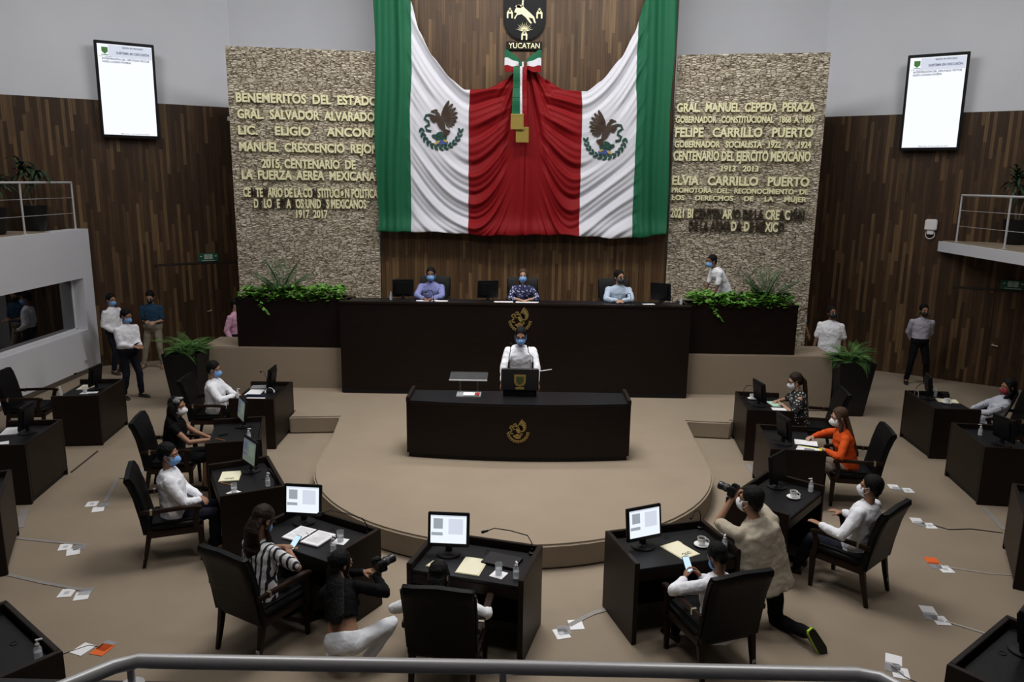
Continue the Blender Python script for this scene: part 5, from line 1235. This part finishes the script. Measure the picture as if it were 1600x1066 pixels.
sitter('OR1', 'person in fine striped shirt and red mask reclining at an outer desk', shirt=FINE, mask=MR_, lean=-.30, look=(.15, .15, 0), rh=(.12, .36, .70), lh=(-.05, .40, .70), rel=(1, -.4, -.2), lel=(-1, -.4, -.2), hair='longer', female=True, skin='tan', hip=(0, .12, .48))
# --- the two photographers
person('person', 'crouching photographer in black top and white jeans, back to the viewer', (-1.55, 6.12, 0), 2, hip=(.02, -.04, .35), lean=.58, side=-.12, shirt=SHBK, pants=TRW, hair='longer', mask=None, female=True, look=(-.5, .1, 0), twist=-.4, rh=(.26, .36, .78), lh=(.14, .42, .78), rel=(1, -.3, -.2), lel=(-1, -.2, -.4), rf=(.20, .04, .08), lf=(-.13, .06, .08), rk=(.75, .6, .25), lk=(.15, 1, .2), curl=.9, crop=True, sc_=.96)
person('person', 'kneeling photographer in beige shirt and lime-soled shoes aiming a camera', (2.42, 7.05, 0), 25, hip=(0, -.03, .50), lean=.20, side=-.12, shirt=SHBE, sleeve='short', pants=TRB, skin='tan', mask=MW_, look=(.35, -.02, 0), rh=(.06, .25, 1.15), lh=(-.13, .34, 1.10), rel=(.7, .1, -1), lel=(-.7, .2, -1), rf=(.12, -.48, .13), lf=(-.16, .34, .08), rk=(.1, .4, -1), lk=(-.2, 1, .5), rtoe=(.45, -.3, -.85), curl=.9, shoe=(SHOE, LIME), fat=1.42, sc_=1.08)

# --- things in hands
def phone(loc, rot, label, m_, group=None):
    t = thing('phone', label, 'phone', loc); t.rotation_euler = rot
    b = MB(); b.box((0, 0, 0), (.074, .15, .009)); b.build('case', black, t, bevel=.003)
    b = MB(); b.box((0, 0, .0052), (.066, .138, .001)); b.build('screen', m_, t)
def held(k, x, y, z, dr=0):
    (cx, cy, _), a = SEAT[k]; a = R(a + dr); return (cx + x*cos(a) - y*sin(a), cy + x*sin(a) + y*cos(a), z), a
phs = mat('phone_screen', (.02, .02, .02), .2, emit=(.6, .82, 1), es=1.0)
p, a = held('L4', .06, .34, .86); phone(p, (R(38), 0, a), 'phone with a bright screen in the hands of the woman in striped top', phs)
p, a = held('R1', -.10, .24, .84); phone(p, (R(50), 0, a), 'phone with a bright white screen held by the man seen from behind', phs)
phone((-7.44, 14.47, 1.13), (R(25), 0, R(-118)), 'dark phone held by the man nearest the booth window', black)
phone((-8.42, 16.84, 1.16), (R(25), 0, R(-172)), 'dark phone held by the man in blue polo', black)
def camera_at(loc, rot, label):
    t = thing('photo_camera', label, 'camera', loc); t.rotation_euler = rot
    b = MB(); b.box((0, 0, 0), (.145, .075, .10)); b.box((0, -.005, .062), (.06, .06, .03), None, (.7, .8)); b.box((.055, .025, -.005), (.035, .04, .10)); b.build('camera_body', black, t, bevel=.008)
    b = MB(); b.lathe([(.036, .0), (.039, .03), (.036, .05), (.041, .08), (.043, .12), (.038, .13), (.034, .122), (.01, .115)], n=20)
    for v in b.bm.verts: v.co = V((v.co.x, v.co.z + .03, v.co.y))
    b.build('lens', mat('lens_black', (.012, .012, .013), .3), t, smooth=True)
    b = MB(); b.lathe([(.0435, .03), (.0445, .035), (.0445, .055), (.0435, .06)], n=20)
    for v in b.bm.verts: v.co = V((v.co.x, v.co.z + .03, v.co.y))
    b.build('zoom_ring', mat('ring_grey', (.05, .05, .05), .6), t, smooth=True)
camera_at((-1.28, 6.52, .83), (R(8), 0, R(-50)), 'black camera held low by the crouching photographer in black')
camera_at((2.16, 7.36, 1.27), (R(8), 0, R(52)), 'black camera with long lens raised by the kneeling photographer')

# turn the live surfaces into plain meshes
bpy.context.view_layer.update()
dg = bpy.context.evaluated_depsgraph_get()
done = [(o, bpy.data.meshes.new_from_object(o.evaluated_get(dg))) for o in BAKE]
for o, me in done:
    o.modifiers.clear(); nm = o.data.name
    for mm in list(o.data.materials):
        if len(me.materials) == 0: me.materials.append(mm)
    o.data = me; me.name = nm
    for p in me.polygons: p.use_smooth = True
